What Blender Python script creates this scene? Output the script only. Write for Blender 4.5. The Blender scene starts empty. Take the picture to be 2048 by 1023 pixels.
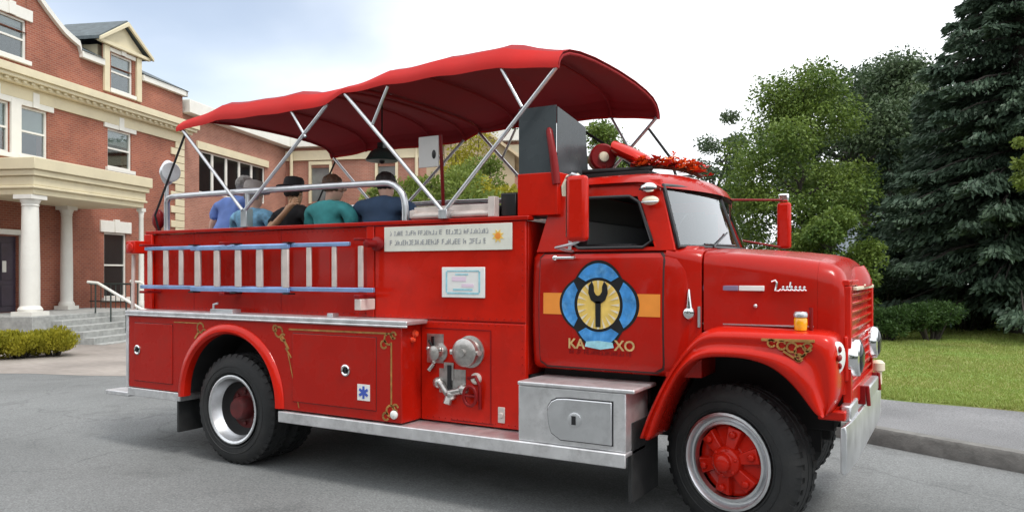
import bpy, bmesh, math, random
import numpy as np
from mathutils import Vector, Matrix
random.seed(7)
rng = np.random.default_rng(11)
PI = math.pi
sc = bpy.context.scene
C = sc.collection
WL = {}

# ------------------------------------------------------------------ materials
def mat(name, col, rough=0.5, metal=0.0, coat=0.0, var=0.0, vscale=3.0, bump=0.0, bscale=40.0, dirt_or_light=None, dscale=2.0, damt=0.35, spec=0.5, trans=0.0):
    m = bpy.data.materials.new(name); m.use_nodes = True
    nt = m.node_tree; N = nt.nodes; L = nt.links
    b = N['Principled BSDF']
    b.inputs['Base Color'].default_value = (*col, 1)
    b.inputs['Roughness'].default_value = rough
    b.inputs['Metallic'].default_value = metal
    b.inputs['Coat Weight'].default_value = coat
    b.inputs['Coat Roughness'].default_value = 0.08
    b.inputs['Specular IOR Level'].default_value = spec
    tc = N.new('ShaderNodeTexCoord')
    last = None
    if var > 0:
        n = N.new('ShaderNodeTexNoise'); n.inputs['Scale'].default_value = vscale; n.inputs['Detail'].default_value = 6
        L.new(tc.outputs['Object'], n.inputs['Vector'])
        r = N.new('ShaderNodeMapRange'); r.inputs['From Min'].default_value = .3; r.inputs['From Max'].default_value = .7
        r.inputs['To Min'].default_value = 1 - var; r.inputs['To Max'].default_value = 1 + var
        L.new(n.outputs['Fac'], r.inputs['Value'])
        mx = N.new('ShaderNodeVectorMath'); mx.operation = 'SCALE'; mx.inputs[0].default_value = col
        L.new(r.outputs['Result'], mx.inputs['Scale']); last = mx.outputs[0]
        rr = N.new('ShaderNodeMapRange'); rr.inputs['To Min'].default_value = max(0.02, rough - .12); rr.inputs['To Max'].default_value = min(1, rough + .12)
        L.new(n.outputs['Fac'], rr.inputs['Value']); L.new(rr.outputs['Result'], b.inputs['Roughness'])
    if dirt_or_light:
        n2 = N.new('ShaderNodeTexNoise'); n2.inputs['Scale'].default_value = dscale; n2.inputs['Detail'].default_value = 8; n2.inputs['Roughness'].default_value = .7
        L.new(tc.outputs['Object'], n2.inputs['Vector'])
        r2 = N.new('ShaderNodeMapRange'); r2.inputs['From Min'].default_value = .48; r2.inputs['From Max'].default_value = .75
        r2.inputs['To Max'].default_value = damt
        L.new(n2.outputs['Fac'], r2.inputs['Value'])
        mm = N.new('ShaderNodeMix'); mm.data_type = 'RGBA'
        mm.inputs[6].default_value = (*col, 1); mm.inputs[7].default_value = (*dirt_or_light, 1)
        if last: L.new(last, mm.inputs[6])
        L.new(r2.outputs['Result'], mm.inputs[0]); last = mm.outputs[2]
    if last: L.new(last, b.inputs['Base Color'])
    if bump > 0:
        n3 = N.new('ShaderNodeTexNoise'); n3.inputs['Scale'].default_value = bscale; n3.inputs['Detail'].default_value = 4
        L.new(tc.outputs['Object'], n3.inputs['Vector'])
        bp = N.new('ShaderNodeBump'); bp.inputs['Strength'].default_value = bump; bp.inputs['Distance'].default_value = .01
        L.new(n3.outputs['Fac'], bp.inputs['Height']); L.new(bp.outputs['Normal'], b.inputs['Normal'])
    return m

def mat_brick(name, c1, c2, mortar, bw=.21, bh=.072, scale=1.0):
    m = mat(name, c1, .85); nt = m.node_tree; N = nt.nodes; L = nt.links; b = N['Principled BSDF']
    uv = N.new('ShaderNodeUVMap')
    br = N.new('ShaderNodeTexBrick'); br.inputs['Scale'].default_value = scale
    br.inputs['Color1'].default_value = (*c1, 1); br.inputs['Color2'].default_value = (*c2, 1); br.inputs['Mortar'].default_value = (*mortar, 1)
    br.inputs['Brick Width'].default_value = bw; br.inputs['Row Height'].default_value = bh; br.inputs['Mortar Size'].default_value = .008; br.inputs['Bias'].default_value = -.2
    L.new(uv.outputs['UV'], br.inputs['Vector'])
    n = N.new('ShaderNodeTexNoise'); n.inputs['Scale'].default_value = .7; n.inputs['Detail'].default_value = 8
    L.new(uv.outputs['UV'], n.inputs['Vector'])
    r = N.new('ShaderNodeMapRange'); r.inputs['From Min'].default_value = .3; r.inputs['From Max'].default_value = .7; r.inputs['To Min'].default_value = .78; r.inputs['To Max'].default_value = 1.2
    L.new(n.outputs['Fac'], r.inputs['Value'])
    mx = N.new('ShaderNodeVectorMath'); mx.operation = 'SCALE'
    L.new(br.outputs['Color'], mx.inputs[0]); L.new(r.outputs['Result'], mx.inputs['Scale']); L.new(mx.outputs[0], b.inputs['Base Color'])
    bp = N.new('ShaderNodeBump'); bp.inputs['Strength'].default_value = .35; bp.inputs['Distance'].default_value = .006; bp.invert = True
    L.new(br.outputs['Fac'], bp.inputs['Height']); L.new(bp.outputs['Normal'], b.inputs['Normal'])
    return m

def mat_leaf(name, c1, c2, hue_noise=.6, nscale=.6, trans=.3):
    m = bpy.data.materials.new(name); m.use_nodes = True
    nt = m.node_tree; N = nt.nodes; L = nt.links; b = N['Principled BSDF']; out = N['Material Output']
    g = N.new('ShaderNodeNewGeometry'); tc = N.new('ShaderNodeTexCoord')
    n = N.new('ShaderNodeTexNoise'); n.inputs['Scale'].default_value = nscale; n.inputs['Detail'].default_value = 3
    L.new(tc.outputs['Object'], n.inputs['Vector'])
    ma = N.new('ShaderNodeMath'); ma.operation = 'MULTIPLY_ADD'; ma.inputs[1].default_value = .55
    L.new(g.outputs['Random Per Island'], ma.inputs[0])
    mr = N.new('ShaderNodeMapRange'); mr.inputs['From Min'].default_value = .35; mr.inputs['From Max'].default_value = .65; mr.inputs['To Max'].default_value = .45
    L.new(n.outputs['Fac'], mr.inputs['Value']); L.new(mr.outputs['Result'], ma.inputs[2])
    mx = N.new('ShaderNodeMix'); mx.data_type = 'RGBA'; mx.inputs[6].default_value = (*c1, 1); mx.inputs[7].default_value = (*c2, 1)
    L.new(ma.outputs[0], mx.inputs[0]); L.new(mx.outputs[2], b.inputs['Base Color'])
    b.inputs['Roughness'].default_value = .55; b.inputs['Specular IOR Level'].default_value = .35
    t = N.new('ShaderNodeBsdfTranslucent'); L.new(mx.outputs[2], t.inputs['Color'])
    s = N.new('ShaderNodeMixShader'); s.inputs[0].default_value = trans
    L.new(b.outputs[0], s.inputs[1]); L.new(t.outputs[0], s.inputs[2]); L.new(s.outputs[0], out.inputs['Surface'])
    return m

def mat_fabric(name, col, trans):
    m = mat(name, col, .85, var=.10, vscale=2.2, bump=.15, bscale=9); nt = m.node_tree; N = nt.nodes; L = nt.links
    b = N['Principled BSDF']; out = N['Material Output']
    t = N.new('ShaderNodeBsdfTranslucent'); t.inputs['Color'].default_value = (col[0], col[1], col[2], 1)
    s = N.new('ShaderNodeMixShader'); s.inputs[0].default_value = trans
    L.new(b.outputs[0], s.inputs[1]); L.new(t.outputs[0], s.inputs[2]); L.new(s.outputs[0], out.inputs['Surface'])
    return m

def mat_tread(name, col, rough):
    m = mat(name, col, rough, 1.0, var=.12, vscale=5); nt = m.node_tree; N = nt.nodes; L = nt.links; b = N['Principled BSDF']
    tc = N.new('ShaderNodeTexCoord'); mp = N.new('ShaderNodeMapping'); mp.inputs['Rotation'].default_value = (PI/4, PI/4, PI/4)
    L.new(tc.outputs['Object'], mp.inputs['Vector'])
    ck = N.new('ShaderNodeTexChecker'); ck.inputs['Scale'].default_value = 55
    L.new(mp.outputs['Vector'], ck.inputs['Vector'])
    bp = N.new('ShaderNodeBump'); bp.inputs['Strength'].default_value = .25; bp.inputs['Distance'].default_value = .003
    L.new(ck.outputs['Fac'], bp.inputs['Height']); L.new(bp.outputs['Normal'], b.inputs['Normal'])
    return m

def mat_glass(name, tint, alpha=.35, rough=.03, lo=.14, hi=.95):
    m = bpy.data.materials.new(name); m.use_nodes = True
    nt = m.node_tree; N = nt.nodes; L = nt.links; b = N['Principled BSDF']; out = N['Material Output']
    gl = N.new('ShaderNodeBsdfGlossy'); gl.inputs['Roughness'].default_value = rough; gl.inputs['Color'].default_value = (.95, .98, 1, 1)
    tr = N.new('ShaderNodeBsdfTransparent'); tr.inputs['Color'].default_value = (*tint, 1)
    lw = N.new('ShaderNodeLayerWeight'); lw.inputs['Blend'].default_value = alpha
    s = N.new('ShaderNodeMixShader'); L.new(lw.outputs['Facing'], s.inputs[0])
    mr = N.new('ShaderNodeMapRange'); mr.inputs['To Min'].default_value = lo; mr.inputs['To Max'].default_value = hi
    L.new(lw.outputs['Facing'], mr.inputs['Value']); L.new(mr.outputs['Result'], s.inputs[0])
    L.new(tr.outputs[0], s.inputs[1]); L.new(gl.outputs[0], s.inputs[2]); L.new(s.outputs[0], out.inputs['Surface'])
    N.remove(b)
    return m

RED = (.395, .0085, .0032)
M = dict(
 red=mat('red_paint', RED, .28, coat=.26, var=.10, vscale=3, bump=.10, bscale=4, dirt_or_light=(.21, .022, .015), dscale=3.0, damt=.6, spec=.14),
 redb=mat('bright_red_paint', (.52, .0125, .0042), .28, coat=.26, var=.09, vscale=3, bump=.08, bscale=4, dirt_or_light=(.30, .014, .009), dscale=4, damt=.5, spec=.15),
 redd=mat('dull_red_paint', (.20, .006, .007), .45, coat=.1, spec=.2, var=.1, vscale=5),
 dark=mat('underbody_black', (.012, .012, .013), .75, var=.3, vscale=6),
 seam=mat('seam_black', (.03, .004, .004), .6),
 rubber=mat('tyre_rubber', (.016, .017, .018), .72, var=.25, vscale=9, bump=.25, bscale=60, dirt_or_light=(.06, .055, .05), dscale=5, damt=.35),
 chrome=mat('chrome', (.78, .79, .80), .16, 1.0, var=.05, vscale=6),
 alu=mat('brushed_aluminium', (.72, .73, .75), .38, 1.0, var=.08, vscale=6, dirt_or_light=(.35, .35, .36), dscale=4, damt=.5),
 tread=mat_tread('treadplate', (.70, .71, .73), .40),
 ltread=mat('worn_aluminium_trim', (.70, .70, .71), .42, .75, var=.12, vscale=8, dirt_or_light=(.32, .31, .31), dscale=7, damt=.6),
 rail=mat('galvanised_tube', (.62, .63, .65), .33, .85, var=.1, vscale=9),
 bluereflect=mat('blue_reflection_ladder_rail', (.28, .42, .70), .34, .55, var=.15, vscale=7),  # steel rails with their blue reflection put into the base colour
 rung=mat('ladder_rung', (.62, .54, .50), .5, .25, var=.12, vscale=9),
 fitting=mat('worn_plated_brass', (.50, .48, .46), .34, .85, var=.25, vscale=14, dirt_or_light=(.16, .13, .12), dscale=12, damt=.75),
 lint=mat('dark_headlining', (.045, .042, .040), .8),
 lettering=mat('faded_gold_lettering', (.50, .33, .14), .5, var=.3, vscale=30),
 softink=mat('faded_sign_ink', (.27, .28, .31), .7, var=.4, vscale=40),
 roller=mat('roller_blind', (.42, .42, .39), .8, var=.1, vscale=2),
 room=mat('painted_room_shade', (.02, .02, .02), .9),
 clear=mat_glass('sash_glass', (.7, .75, .75), .30, lo=.06, hi=.35),
 hubshade=mat('shaded_red_hub', (.10, .008, .009), .6, var=.3, vscale=12, dirt_or_light=(.02, .016, .015), dscale=9, damt=.8),  # shadow inside the wheel dish put into the hub colour and blotches
 plum=mat('badge_plum', (.25, .19, .30), .4, .2),
 gold=mat('gold_leaf', (.38, .19, .05), .55, .2, var=.4, vscale=14),
 orange=mat('orange_band', (.80, .27, .035), .4, coat=.3, var=.06, vscale=9),
 blue=mat('emblem_blue', (.045, .25, .60), .4, coat=.3, var=.35, vscale=14, dirt_or_light=(.22, .52, .80), dscale=16, damt=.55),  # pale cyan patches are highlights painted into the enamel
 yellow=mat('emblem_yellow', (.80, .55, .13), .4, coat=.3, var=.12, vscale=18),
 black=mat('black_enamel', (.008, .008, .010), .35, coat=.3),
 strap=mat('black_webbing', (.012, .012, .013), .8),
 white=mat('white_enamel', (.78, .78, .76), .4, coat=.2, var=.05, vscale=6),
 cream=mat('cream_enamel', (.74, .66, .50), .4),
 signw=mat('banner_white', (.70, .70, .62), .5, var=.06, vscale=8),
 ink=mat('sign_ink', (.10, .11, .15), .6, var=.3, vscale=30),
 teal=mat('teal_print', (.30, .58, .66), .5, var=.2, vscale=25),
 pink=mat('pink_print', (.75, .60, .72), .5),
 starblue=mat('medical_blue', (.05, .10, .45), .5),
 amber=mat('amber_lens', (.90, .42, .01), .15, coat=.8, var=.2, vscale=20),
 redlens=mat('red_lens', (.75, .06, .02), .15, coat=.8),
 canopy=mat_fabric('canopy_fabric', (.32, .011, .016), .14),
 valance=mat_fabric('valance_fabric', (.50, .0125, .010), .08),
 plexi=mat('smoked_plexiglass', (.055, .066, .072), .28, spec=.3, var=.15, vscale=3),
 glass=mat_glass('windscreen_glass', (.80, .86, .85), .28, lo=.06, hi=.92),
 winglass=mat('dark_window_glass', (.016, .019, .020), .07, spec=.5, var=.1, vscale=.8),
 blackglass=mat('black_window_glass', (.006, .007, .008), .12, spec=.15),
 skin3=mat('light_tanned_skin', (.62, .36, .21), .5, var=.08, vscale=9),
 blind=mat('window_blind_glass', (.15, .16, .16), .12, spec=.8, var=.3, vscale=1.6),
 brick=mat_brick('red_brick', (.315, .094, .053), (.235, .064, .040), (.32, .19, .14)),
 brick2=mat_brick('faded_brick', (.37, .155, .105), (.29, .11, .075), (.36, .25, .2)),
 paver=mat_brick('brick_paving', (.29, .255, .23), (.245, .215, .19), (.26, .24, .22), .2, .1),
 trim=mat('cream_trim', (.66, .59, .41), .6, var=.06, vscale=1.2, dirt_or_light=(.45, .40, .30), dscale=1.5, damt=.35),
 trimw=mat('white_trim', (.74, .73, .68), .55, var=.05, vscale=1.2, dirt_or_light=(.5, .48, .42), dscale=1.5, damt=.3),
 slate=mat('slate_roof', (.085, .105, .115), .7, var=.35, vscale=5),
 doorp=mat('plum_door', (.045, .035, .055), .4, coat=.3, var=.2, vscale=3),
 granite=mat('granite', (.34, .35, .34), .8, var=.2, vscale=7, bump=.3, bscale=60, dirt_or_light=(.18, .18, .17), dscale=3, damt=.6),
 kerb=mat('kerb_granite', (.17, .165, .155), .85, var=.22, vscale=9, bump=.5, bscale=45, dirt_or_light=(.08, .08, .075), dscale=4, damt=.7),
 iron=mat('painted_iron', (.03, .045, .04), .5),
 tan=mat('tan_stucco', (.55, .44, .30), .85, var=.18, vscale=.9, bump=.2, bscale=14, dirt_or_light=(.36, .27, .18), dscale=1.2, damt=.6),
 siding=mat('grey_blue_siding', (.33, .38, .44), .7, var=.1, vscale=1),
 sidingw=mat('white_siding', (.72, .72, .68), .6, var=.08, vscale=1),
 bark=mat('bark', (.050, .042, .036), .9, var=.3, vscale=8, bump=.8, bscale=18),
 barkp=mat('grey_bark', (.085, .078, .068), .9, var=.3, vscale=8, bump=.8, bscale=18),
 seat=mat('black_vinyl', (.022, .022, .024), .45, var=.2, vscale=8),
 skin=mat('skin', (.62, .37, .28), .5, var=.08, vscale=9),
 skin2=mat('tanned_skin', (.5, .28, .19), .5, var=.08, vscale=9),
 hairg=mat('grey_hair', (.28, .26, .24), .7, var=.3, vscale=40),
 hairb=mat('dark_hair', (.02, .015, .013), .6, var=.4, vscale=40),
 hairn=mat('brown_hair', (.09, .045, .025), .6, var=.4, vscale=40),
 hat=mat('pale_hat', (.42, .38, .36), .8, var=.1, vscale=12),
 hatb=mat('black_hat', (.02, .018, .02), .8, var=.2, vscale=12),
 shblue=mat('blue_shirt', (.16, .26, .62), .85, var=.14, vscale=7, bump=.4, bscale=12),
 shlight=mat('pale_blue_patterned_shirt', (.22, .47, .68), .85, var=.45, vscale=14, bump=.4, bscale=12),
 shblack=mat('black_top', (.014, .013, .015), .85, var=.2, vscale=7),
 shteal=mat('teal_shirt', (.075, .40, .41), .85, var=.22, vscale=9, bump=.4, bscale=12),
 shnavy=mat('slate_blue_shirt', (.045, .085, .16), .85, var=.2, vscale=7, bump=.4, bscale=12),
 trousers=mat('dark_trousers', (.05, .055, .07), .85, var=.2, vscale=7),
 bellg=mat('dark_green_bell', (.045, .085, .078), .35, .4, var=.25, vscale=9),
 petalo=mat('orange_petals', (.80, .16, .02), .7, var=.3, vscale=30),
 petalr=mat('red_petals', (.50, .025, .02), .7, var=.3, vscale=30),
 soil=mat('mulch', (.06, .045, .035), .95, var=.4, vscale=8, bump=.8, bscale=30),
)

def mat_ground(name, col, var, scale, fine, bump, patch=None, specks=.25):
    m = mat(name, col, .9); nt = m.node_tree; N = nt.nodes; L = nt.links; b = N['Principled BSDF']
    tc = [n for n in N if n.type == 'TEX_COORD'][0]
    a = N.new('ShaderNodeTexNoise'); a.inputs['Scale'].default_value = scale; a.inputs['Detail'].default_value = 7
    f = N.new('ShaderNodeTexNoise'); f.inputs['Scale'].default_value = fine; f.inputs['Detail'].default_value = 5
    L.new(tc.outputs['Object'], a.inputs['Vector']); L.new(tc.outputs['Object'], f.inputs['Vector'])
    r = N.new('ShaderNodeMapRange'); r.inputs['From Min'].default_value = .3; r.inputs['From Max'].default_value = .7; r.inputs['To Min'].default_value = 1 - var; r.inputs['To Max'].default_value = 1 + var
    L.new(a.outputs['Fac'], r.inputs['Value'])
    r2 = N.new('ShaderNodeMapRange'); r2.inputs['From Min'].default_value = .3; r2.inputs['From Max'].default_value = .7; r2.inputs['To Min'].default_value = 1 - specks; r2.inputs['To Max'].default_value = 1 + specks
    L.new(f.outputs['Fac'], r2.inputs['Value'])
    mu = N.new('ShaderNodeMath'); mu.operation = 'MULTIPLY'; L.new(r.outputs[0], mu.inputs[0]); L.new(r2.outputs[0], mu.inputs[1])
    mx = N.new('ShaderNodeVectorMath'); mx.operation = 'SCALE'; mx.inputs[0].default_value = col
    L.new(mu.outputs[0], mx.inputs['Scale'])
    src = mx.outputs[0]
    if patch:
        p = N.new('ShaderNodeTexNoise'); p.inputs['Scale'].default_value = patch[1]; p.inputs['Detail'].default_value = 5
        L.new(tc.outputs['Object'], p.inputs['Vector'])
        pr = N.new('ShaderNodeMapRange'); pr.inputs['From Min'].default_value = .42; pr.inputs['From Max'].default_value = .62
        L.new(p.outputs['Fac'], pr.inputs['Value'])
        mm = N.new('ShaderNodeMix'); mm.data_type = 'RGBA'; L.new(pr.outputs[0], mm.inputs[0]); L.new(src, mm.inputs[6]); mm.inputs[7].default_value = (*patch[0], 1)
        src = mm.outputs[2]
    L.new(src, b.inputs['Base Color'])
    bp = N.new('ShaderNodeBump'); bp.inputs['Strength'].default_value = bump; bp.inputs['Distance'].default_value = .006
    L.new(f.outputs['Fac'], bp.inputs['Height']); L.new(bp.outputs['Normal'], b.inputs['Normal'])
    b.inputs['Specular IOR Level'].default_value = .3
    return m
M['asphalt'] = mat_ground('asphalt', (.172, .178, .178), .15, .45, 70, .7, specks=.30)
def age_asphalt(m):
    nt = m.node_tree; N = nt.nodes; L = nt.links; b = N['Principled BSDF']; tc = [n for n in N if n.type == 'TEX_COORD'][0]
    src = b.inputs['Base Color'].links[0].from_socket
    def scaled(sock, fac):
        v = N.new('ShaderNodeVectorMath'); v.operation = 'SCALE'; L.new(sock, v.inputs[0]); L.new(fac, v.inputs['Scale']); return v.outputs[0]
    # aggregate
    vo = N.new('ShaderNodeTexVoronoi'); vo.inputs['Scale'].default_value = 55; L.new(tc.outputs['Object'], vo.inputs['Vector'])
    sp = N.new('ShaderNodeSeparateColor'); L.new(vo.outputs['Color'], sp.inputs[0])
    r = N.new('ShaderNodeMapRange'); r.inputs['To Min'].default_value = .86; r.inputs['To Max'].default_value = 1.14; L.new(sp.outputs[0], r.inputs['Value']); src = scaled(src, r.outputs[0])
    # oil stains and darker patches
    n = N.new('ShaderNodeTexNoise'); n.inputs['Scale'].default_value = 1.3; n.inputs['Detail'].default_value = 7; n.inputs['Roughness'].default_value = .62; L.new(tc.outputs['Object'], n.inputs['Vector'])
    r = N.new('ShaderNodeMapRange'); r.inputs['From Min'].default_value = .55; r.inputs['From Max'].default_value = .75; r.inputs['To Min'].default_value = 1; r.inputs['To Max'].default_value = .68; L.new(n.outputs['Fac'], r.inputs['Value']); src = scaled(src, r.outputs[0])
    # cracks
    d = N.new('ShaderNodeTexNoise'); d.inputs['Scale'].default_value = 1.2; d.inputs['Detail'].default_value = 5; L.new(tc.outputs['Object'], d.inputs['Vector'])
    mx = N.new('ShaderNodeMix'); mx.data_type = 'VECTOR'; mx.inputs[0].default_value = .45; L.new(tc.outputs['Object'], mx.inputs[4]); L.new(d.outputs['Color'], mx.inputs[5])
    ve = N.new('ShaderNodeTexVoronoi'); ve.feature = 'DISTANCE_TO_EDGE'; ve.inputs['Scale'].default_value = .50; L.new(mx.outputs[1], ve.inputs['Vector'])
    r = N.new('ShaderNodeMapRange'); r.inputs['From Min'].default_value = .0015; r.inputs['From Max'].default_value = .005; r.inputs['To Min'].default_value = .78; L.new(ve.outputs['Distance'], r.inputs['Value']); src = scaled(src, r.outputs[0])
    L.new(src, b.inputs['Base Color'])
age_asphalt(M['asphalt'])
M['walk'] = mat_ground('pavement_concrete', (.19, .19, .195), .16, .9, 70, .6, specks=.35)
M['lawn'] = mat_ground('lawn_soil_grass', (.22, .215, .07), .2, .7, 60, .5, patch=((.17, .25, .06), .9))
M['grass'] = mat_leaf('grass_blades', (.28, .29, .08), (.28, .40, .09), nscale=.4, trans=.35)
LEAF = dict(
 yellowgreen=mat_leaf('yellow_green_leaves', (.045, .100, .018), (.20, .275, .048), nscale=.7),
 oak=mat_leaf('dark_oak_leaves', (.032, .066, .030), (.10, .145, .062), nscale=.5, trans=.22),
 sage=mat_leaf('grey_green_leaves', (.05, .09, .04), (.13, .18, .09), nscale=.7),
 spruce=mat_leaf('spruce_needles', (.036, .068, .044), (.11, .165, .105), nscale=.6, trans=.15),
 shrub=mat_leaf('green_shrub_leaves', (.030, .070, .018), (.075, .14, .035), nscale=1.5),
 dkshrub=mat_leaf('dark_hedge_leaves', (.018, .036, .016), (.045, .070, .028), nscale=1.2),
 lime=mat_leaf('lime_shrub_leaves', (.20, .20, .014), (.46, .41, .04), nscale=2.2),
 fern=mat_leaf('fresh_green_leaves', (.08, .13, .02), (.24, .30, .06), nscale=1.5),
)

# ------------------------------------------------------------------ mesh helper
class MB:
    def __init__(s): s.v = []; s.f = []; s.m = []; s.sm = []
    def add(s, vs, fs, mi=0, smooth=False):
        o = len(s.v); s.v += [tuple(p) for p in vs]
        for f in fs: s.f.append(tuple(i + o for i in f)); s.m.append(mi); s.sm.append(smooth)
        return s
    def box(s, x0, x1, y0, y1, z0, z1, mi=0):
        v = [(x, y, z) for x in (x0, x1) for y in (y0, y1) for z in (z0, z1)]
        return s.add(v, [(0,1,3,2),(4,6,7,5),(0,4,5,1),(2,3,7,6),(0,2,6,4),(1,5,7,3)], mi)
    def hexa(s, a, b, mi=0):   # two quads a,b (same order) joined
        return s.add(list(a) + list(b), [(3,2,1,0),(4,5,6,7),(0,1,5,4),(1,2,6,5),(2,3,7,6),(3,0,4,7)], mi)
    def tube(s, pts, r, n=10, mi=0, cap=True, closed=False):
        pts = [Vector(p) for p in pts]; rs = r if isinstance(r, (list, tuple)) else [r] * len(pts)
        rings = []; up = None
        for i, p in enumerate(pts):
            if closed: d = pts[(i+1) % len(pts)] - pts[i-1]
            else: d = pts[min(i+1, len(pts)-1)] - pts[max(i-1, 0)]
            if d.length < 1e-9: d = Vector((0,0,1))
            d.normalize()
            if up is None:
                up = d.cross(Vector((0,0,1)))
                if up.length < 1e-3: up = d.cross(Vector((0,1,0)))
            up = (up - d * up.dot(d)); up.normalize()
            w = d.cross(up)
            rings.append([p + (up * math.cos(2*PI*k/n) + w * math.sin(2*PI*k/n)) * rs[i] for k in range(n)])
        vs = [q for rg in rings for q in rg]; fs = []
        for i in range(len(pts) - (0 if closed else 1)):
            j = (i+1) % len(pts)
            for k in range(n): fs.append((i*n+k, i*n+(k+1)%n, j*n+(k+1)%n, j*n+k))
        s.add(vs, fs, mi, True)
        if cap and not closed:
            s.add(rings[0], [tuple(range(n))[::-1]], mi); s.add(rings[-1], [tuple(range(n))], mi)
        return s
    def lathe(s, c, axis, prof, n=24, mi=0, caps=True):  # prof: list of (radius, distance along axis)
        a = Vector(axis).normalized(); u = a.cross(Vector((0,0,1)))
        if u.length < 1e-3: u = Vector((1,0,0))
        u.normalize(); w = a.cross(u); c = Vector(c)
        vs = [c + a*h + (u*math.cos(2*PI*k/n) + w*math.sin(2*PI*k/n))*r for r, h in prof for k in range(n)]
        fs = [(i*n+k, i*n+(k+1)%n, (i+1)*n+(k+1)%n, (i+1)*n+k) for i in range(len(prof)-1) for k in range(n)]
        s.add(vs, fs, mi, True)
        if caps:
            if prof[0][0] > 1e-4: s.add(vs[:n], [tuple(range(n))[::-1]], mi)
            if prof[-1][0] > 1e-4: s.add(vs[-n:], [tuple(range(n))], mi)
        return s
    def grid(s, fn, nu, nv, mi=0, smooth=True, flip=False):
        vs = [fn(i/nu, j/nv) for i in range(nu+1) for j in range(nv+1)]
        fs = []
        for i in range(nu):
            for j in range(nv):
                q = (i*(nv+1)+j, (i+1)*(nv+1)+j, (i+1)*(nv+1)+j+1, i*(nv+1)+j+1)
                fs.append(q[::-1] if flip else q)
        return s.add(vs, fs, mi, smooth)
    def prism(s, poly, fn0, fn1, mi=0):  # poly of 2d points; fn maps (a,b)->3d for the two caps
        n = len(poly); a = [fn0(*p) for p in poly]; b = [fn1(*p) for p in poly]
        s.add(a + b, [tuple(range(n))[::-1], tuple(range(n, 2*n))] + [(i, (i+1)%n, n+(i+1)%n, n+i) for i in range(n)], mi)
        return s
    def xz(s, poly, y0, y1, mi=0): return s.prism(poly, lambda a, b: (a, y0, b), lambda a, b: (a, y1, b), mi)
    def loft(s, secs, mi=0, closed=True, caps=True, smooth=True):
        n = len(secs[0]); vs = [p for q in secs for p in q]; fs = []
        for i in range(len(secs)-1):
            for k in range(n if closed else n-1):
                fs.append((i*n+k, i*n+(k+1)%n, (i+1)*n+(k+1)%n, (i+1)*n+k))
        s.add(vs, fs, mi, smooth)
        if caps: s.add(secs[0], [tuple(range(n))[::-1]], mi); s.add(secs[-1], [tuple(range(n))], mi)
        return s
    def ball(s, c, r, mi=0, n=12):
        r = r if isinstance(r, (list, tuple)) else (r, r, r)
        def fn(u, v):
            t = PI*v; p = 2*PI*u
            return (c[0]+r[0]*math.sin(t)*math.cos(p), c[1]+r[1]*math.sin(t)*math.sin(p), c[2]+r[2]*math.cos(t))
        return s.grid(fn, n*2, n, mi)
    def build(s, name, mats, parent=None, bevel=0, label=None, seg=2, angle=40, fixn=True, smooth_all=False):
        mats = mats if isinstance(mats, (list, tuple)) else [mats]
        V = np.array(s.v, dtype=float); lo, hi = V.min(0), V.max(0)
        o = np.array([(lo[0]+hi[0])/2, (lo[1]+hi[1])/2, lo[2]])
        me = bpy.data.meshes.new(name)
        me.from_pydata([tuple(p) for p in (V - o)], [], s.f)
        for mt in mats: me.materials.append(M[mt] if isinstance(mt, str) else mt)
        me.polygons.foreach_set('material_index', s.m)
        me.polygons.foreach_set('use_smooth', [True]*len(s.f))
        if fixn:
            bm = bmesh.new(); bm.from_mesh(me)
            bmesh.ops.remove_doubles(bm, verts=bm.verts, dist=1e-5)
            bmesh.ops.recalc_face_normals(bm, faces=bm.faces); bm.to_mesh(me); bm.free()
        me.validate()
        me.set_sharp_from_angle(angle=math.radians(angle))
        uvs(me, o)
        ob = bpy.data.objects.new(name, me); link(ob, o, parent)
        if bevel:
            b = ob.modifiers.new('bevel', 'BEVEL'); b.width = bevel; b.segments = seg; b.limit_method = 'ANGLE'; b.angle_limit = math.radians(35); b.harden_normals = False
        if label: ob['label'] = label
        return ob

def uvs(me, o=(0,0,0)):
    uv = me.uv_layers.new(name='UVMap'); n = len(me.loops)
    co = np.empty(len(me.vertices)*3); me.vertices.foreach_get('co', co); co = co.reshape(-1, 3) + np.array(o)
    li = np.empty(n, dtype=np.int32); me.loops.foreach_get('vertex_index', li)
    P = co[li]; Nn = np.empty((n, 3))
    for p in me.polygons:
        Nn[p.loop_start:p.loop_start+p.loop_total] = p.normal
    hz = np.abs(Nn[:, 2]) > .8
    t = np.stack([-Nn[:, 1], Nn[:, 0]], 1); l = np.linalg.norm(t, axis=1); l[l < 1e-6] = 1; t /= l[:, None]
    U = np.where(hz, P[:, 0], P[:, 0]*t[:, 0] + P[:, 1]*t[:, 1]); V = np.where(hz, P[:, 1], P[:, 2])
    uv.data.foreach_set('uv', np.stack([U, V], 1).ravel())

def link(ob, w, parent):
    C.objects.link(ob); WL[ob.name] = np.array(w, dtype=float)
    if parent is not None:
        ob.parent = parent; ob.location = Vector(WL[ob.name] - WL[parent.name])
    else: ob.location = Vector(w)
def thing(name, label, cat, loc, group=None):
    o = bpy.data.objects.new(name, None); o.empty_display_size = .1
    link(o, loc, None); return tag(o, label, cat, group)
def tag(o, label, cat, group=None):
    o['label'] = label; o['category'] = cat
    if group: o['group'] = group
    return o
def kind(o, k): o['kind'] = k; return o

def cam2w(X, Z): return (X*math.cos(PI/6) - Z*.5, -4.8 + X*.5 + Z*math.cos(PI/6))
def sstep(t): t = max(0, min(1, t)); return t*t*(3-2*t)
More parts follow.
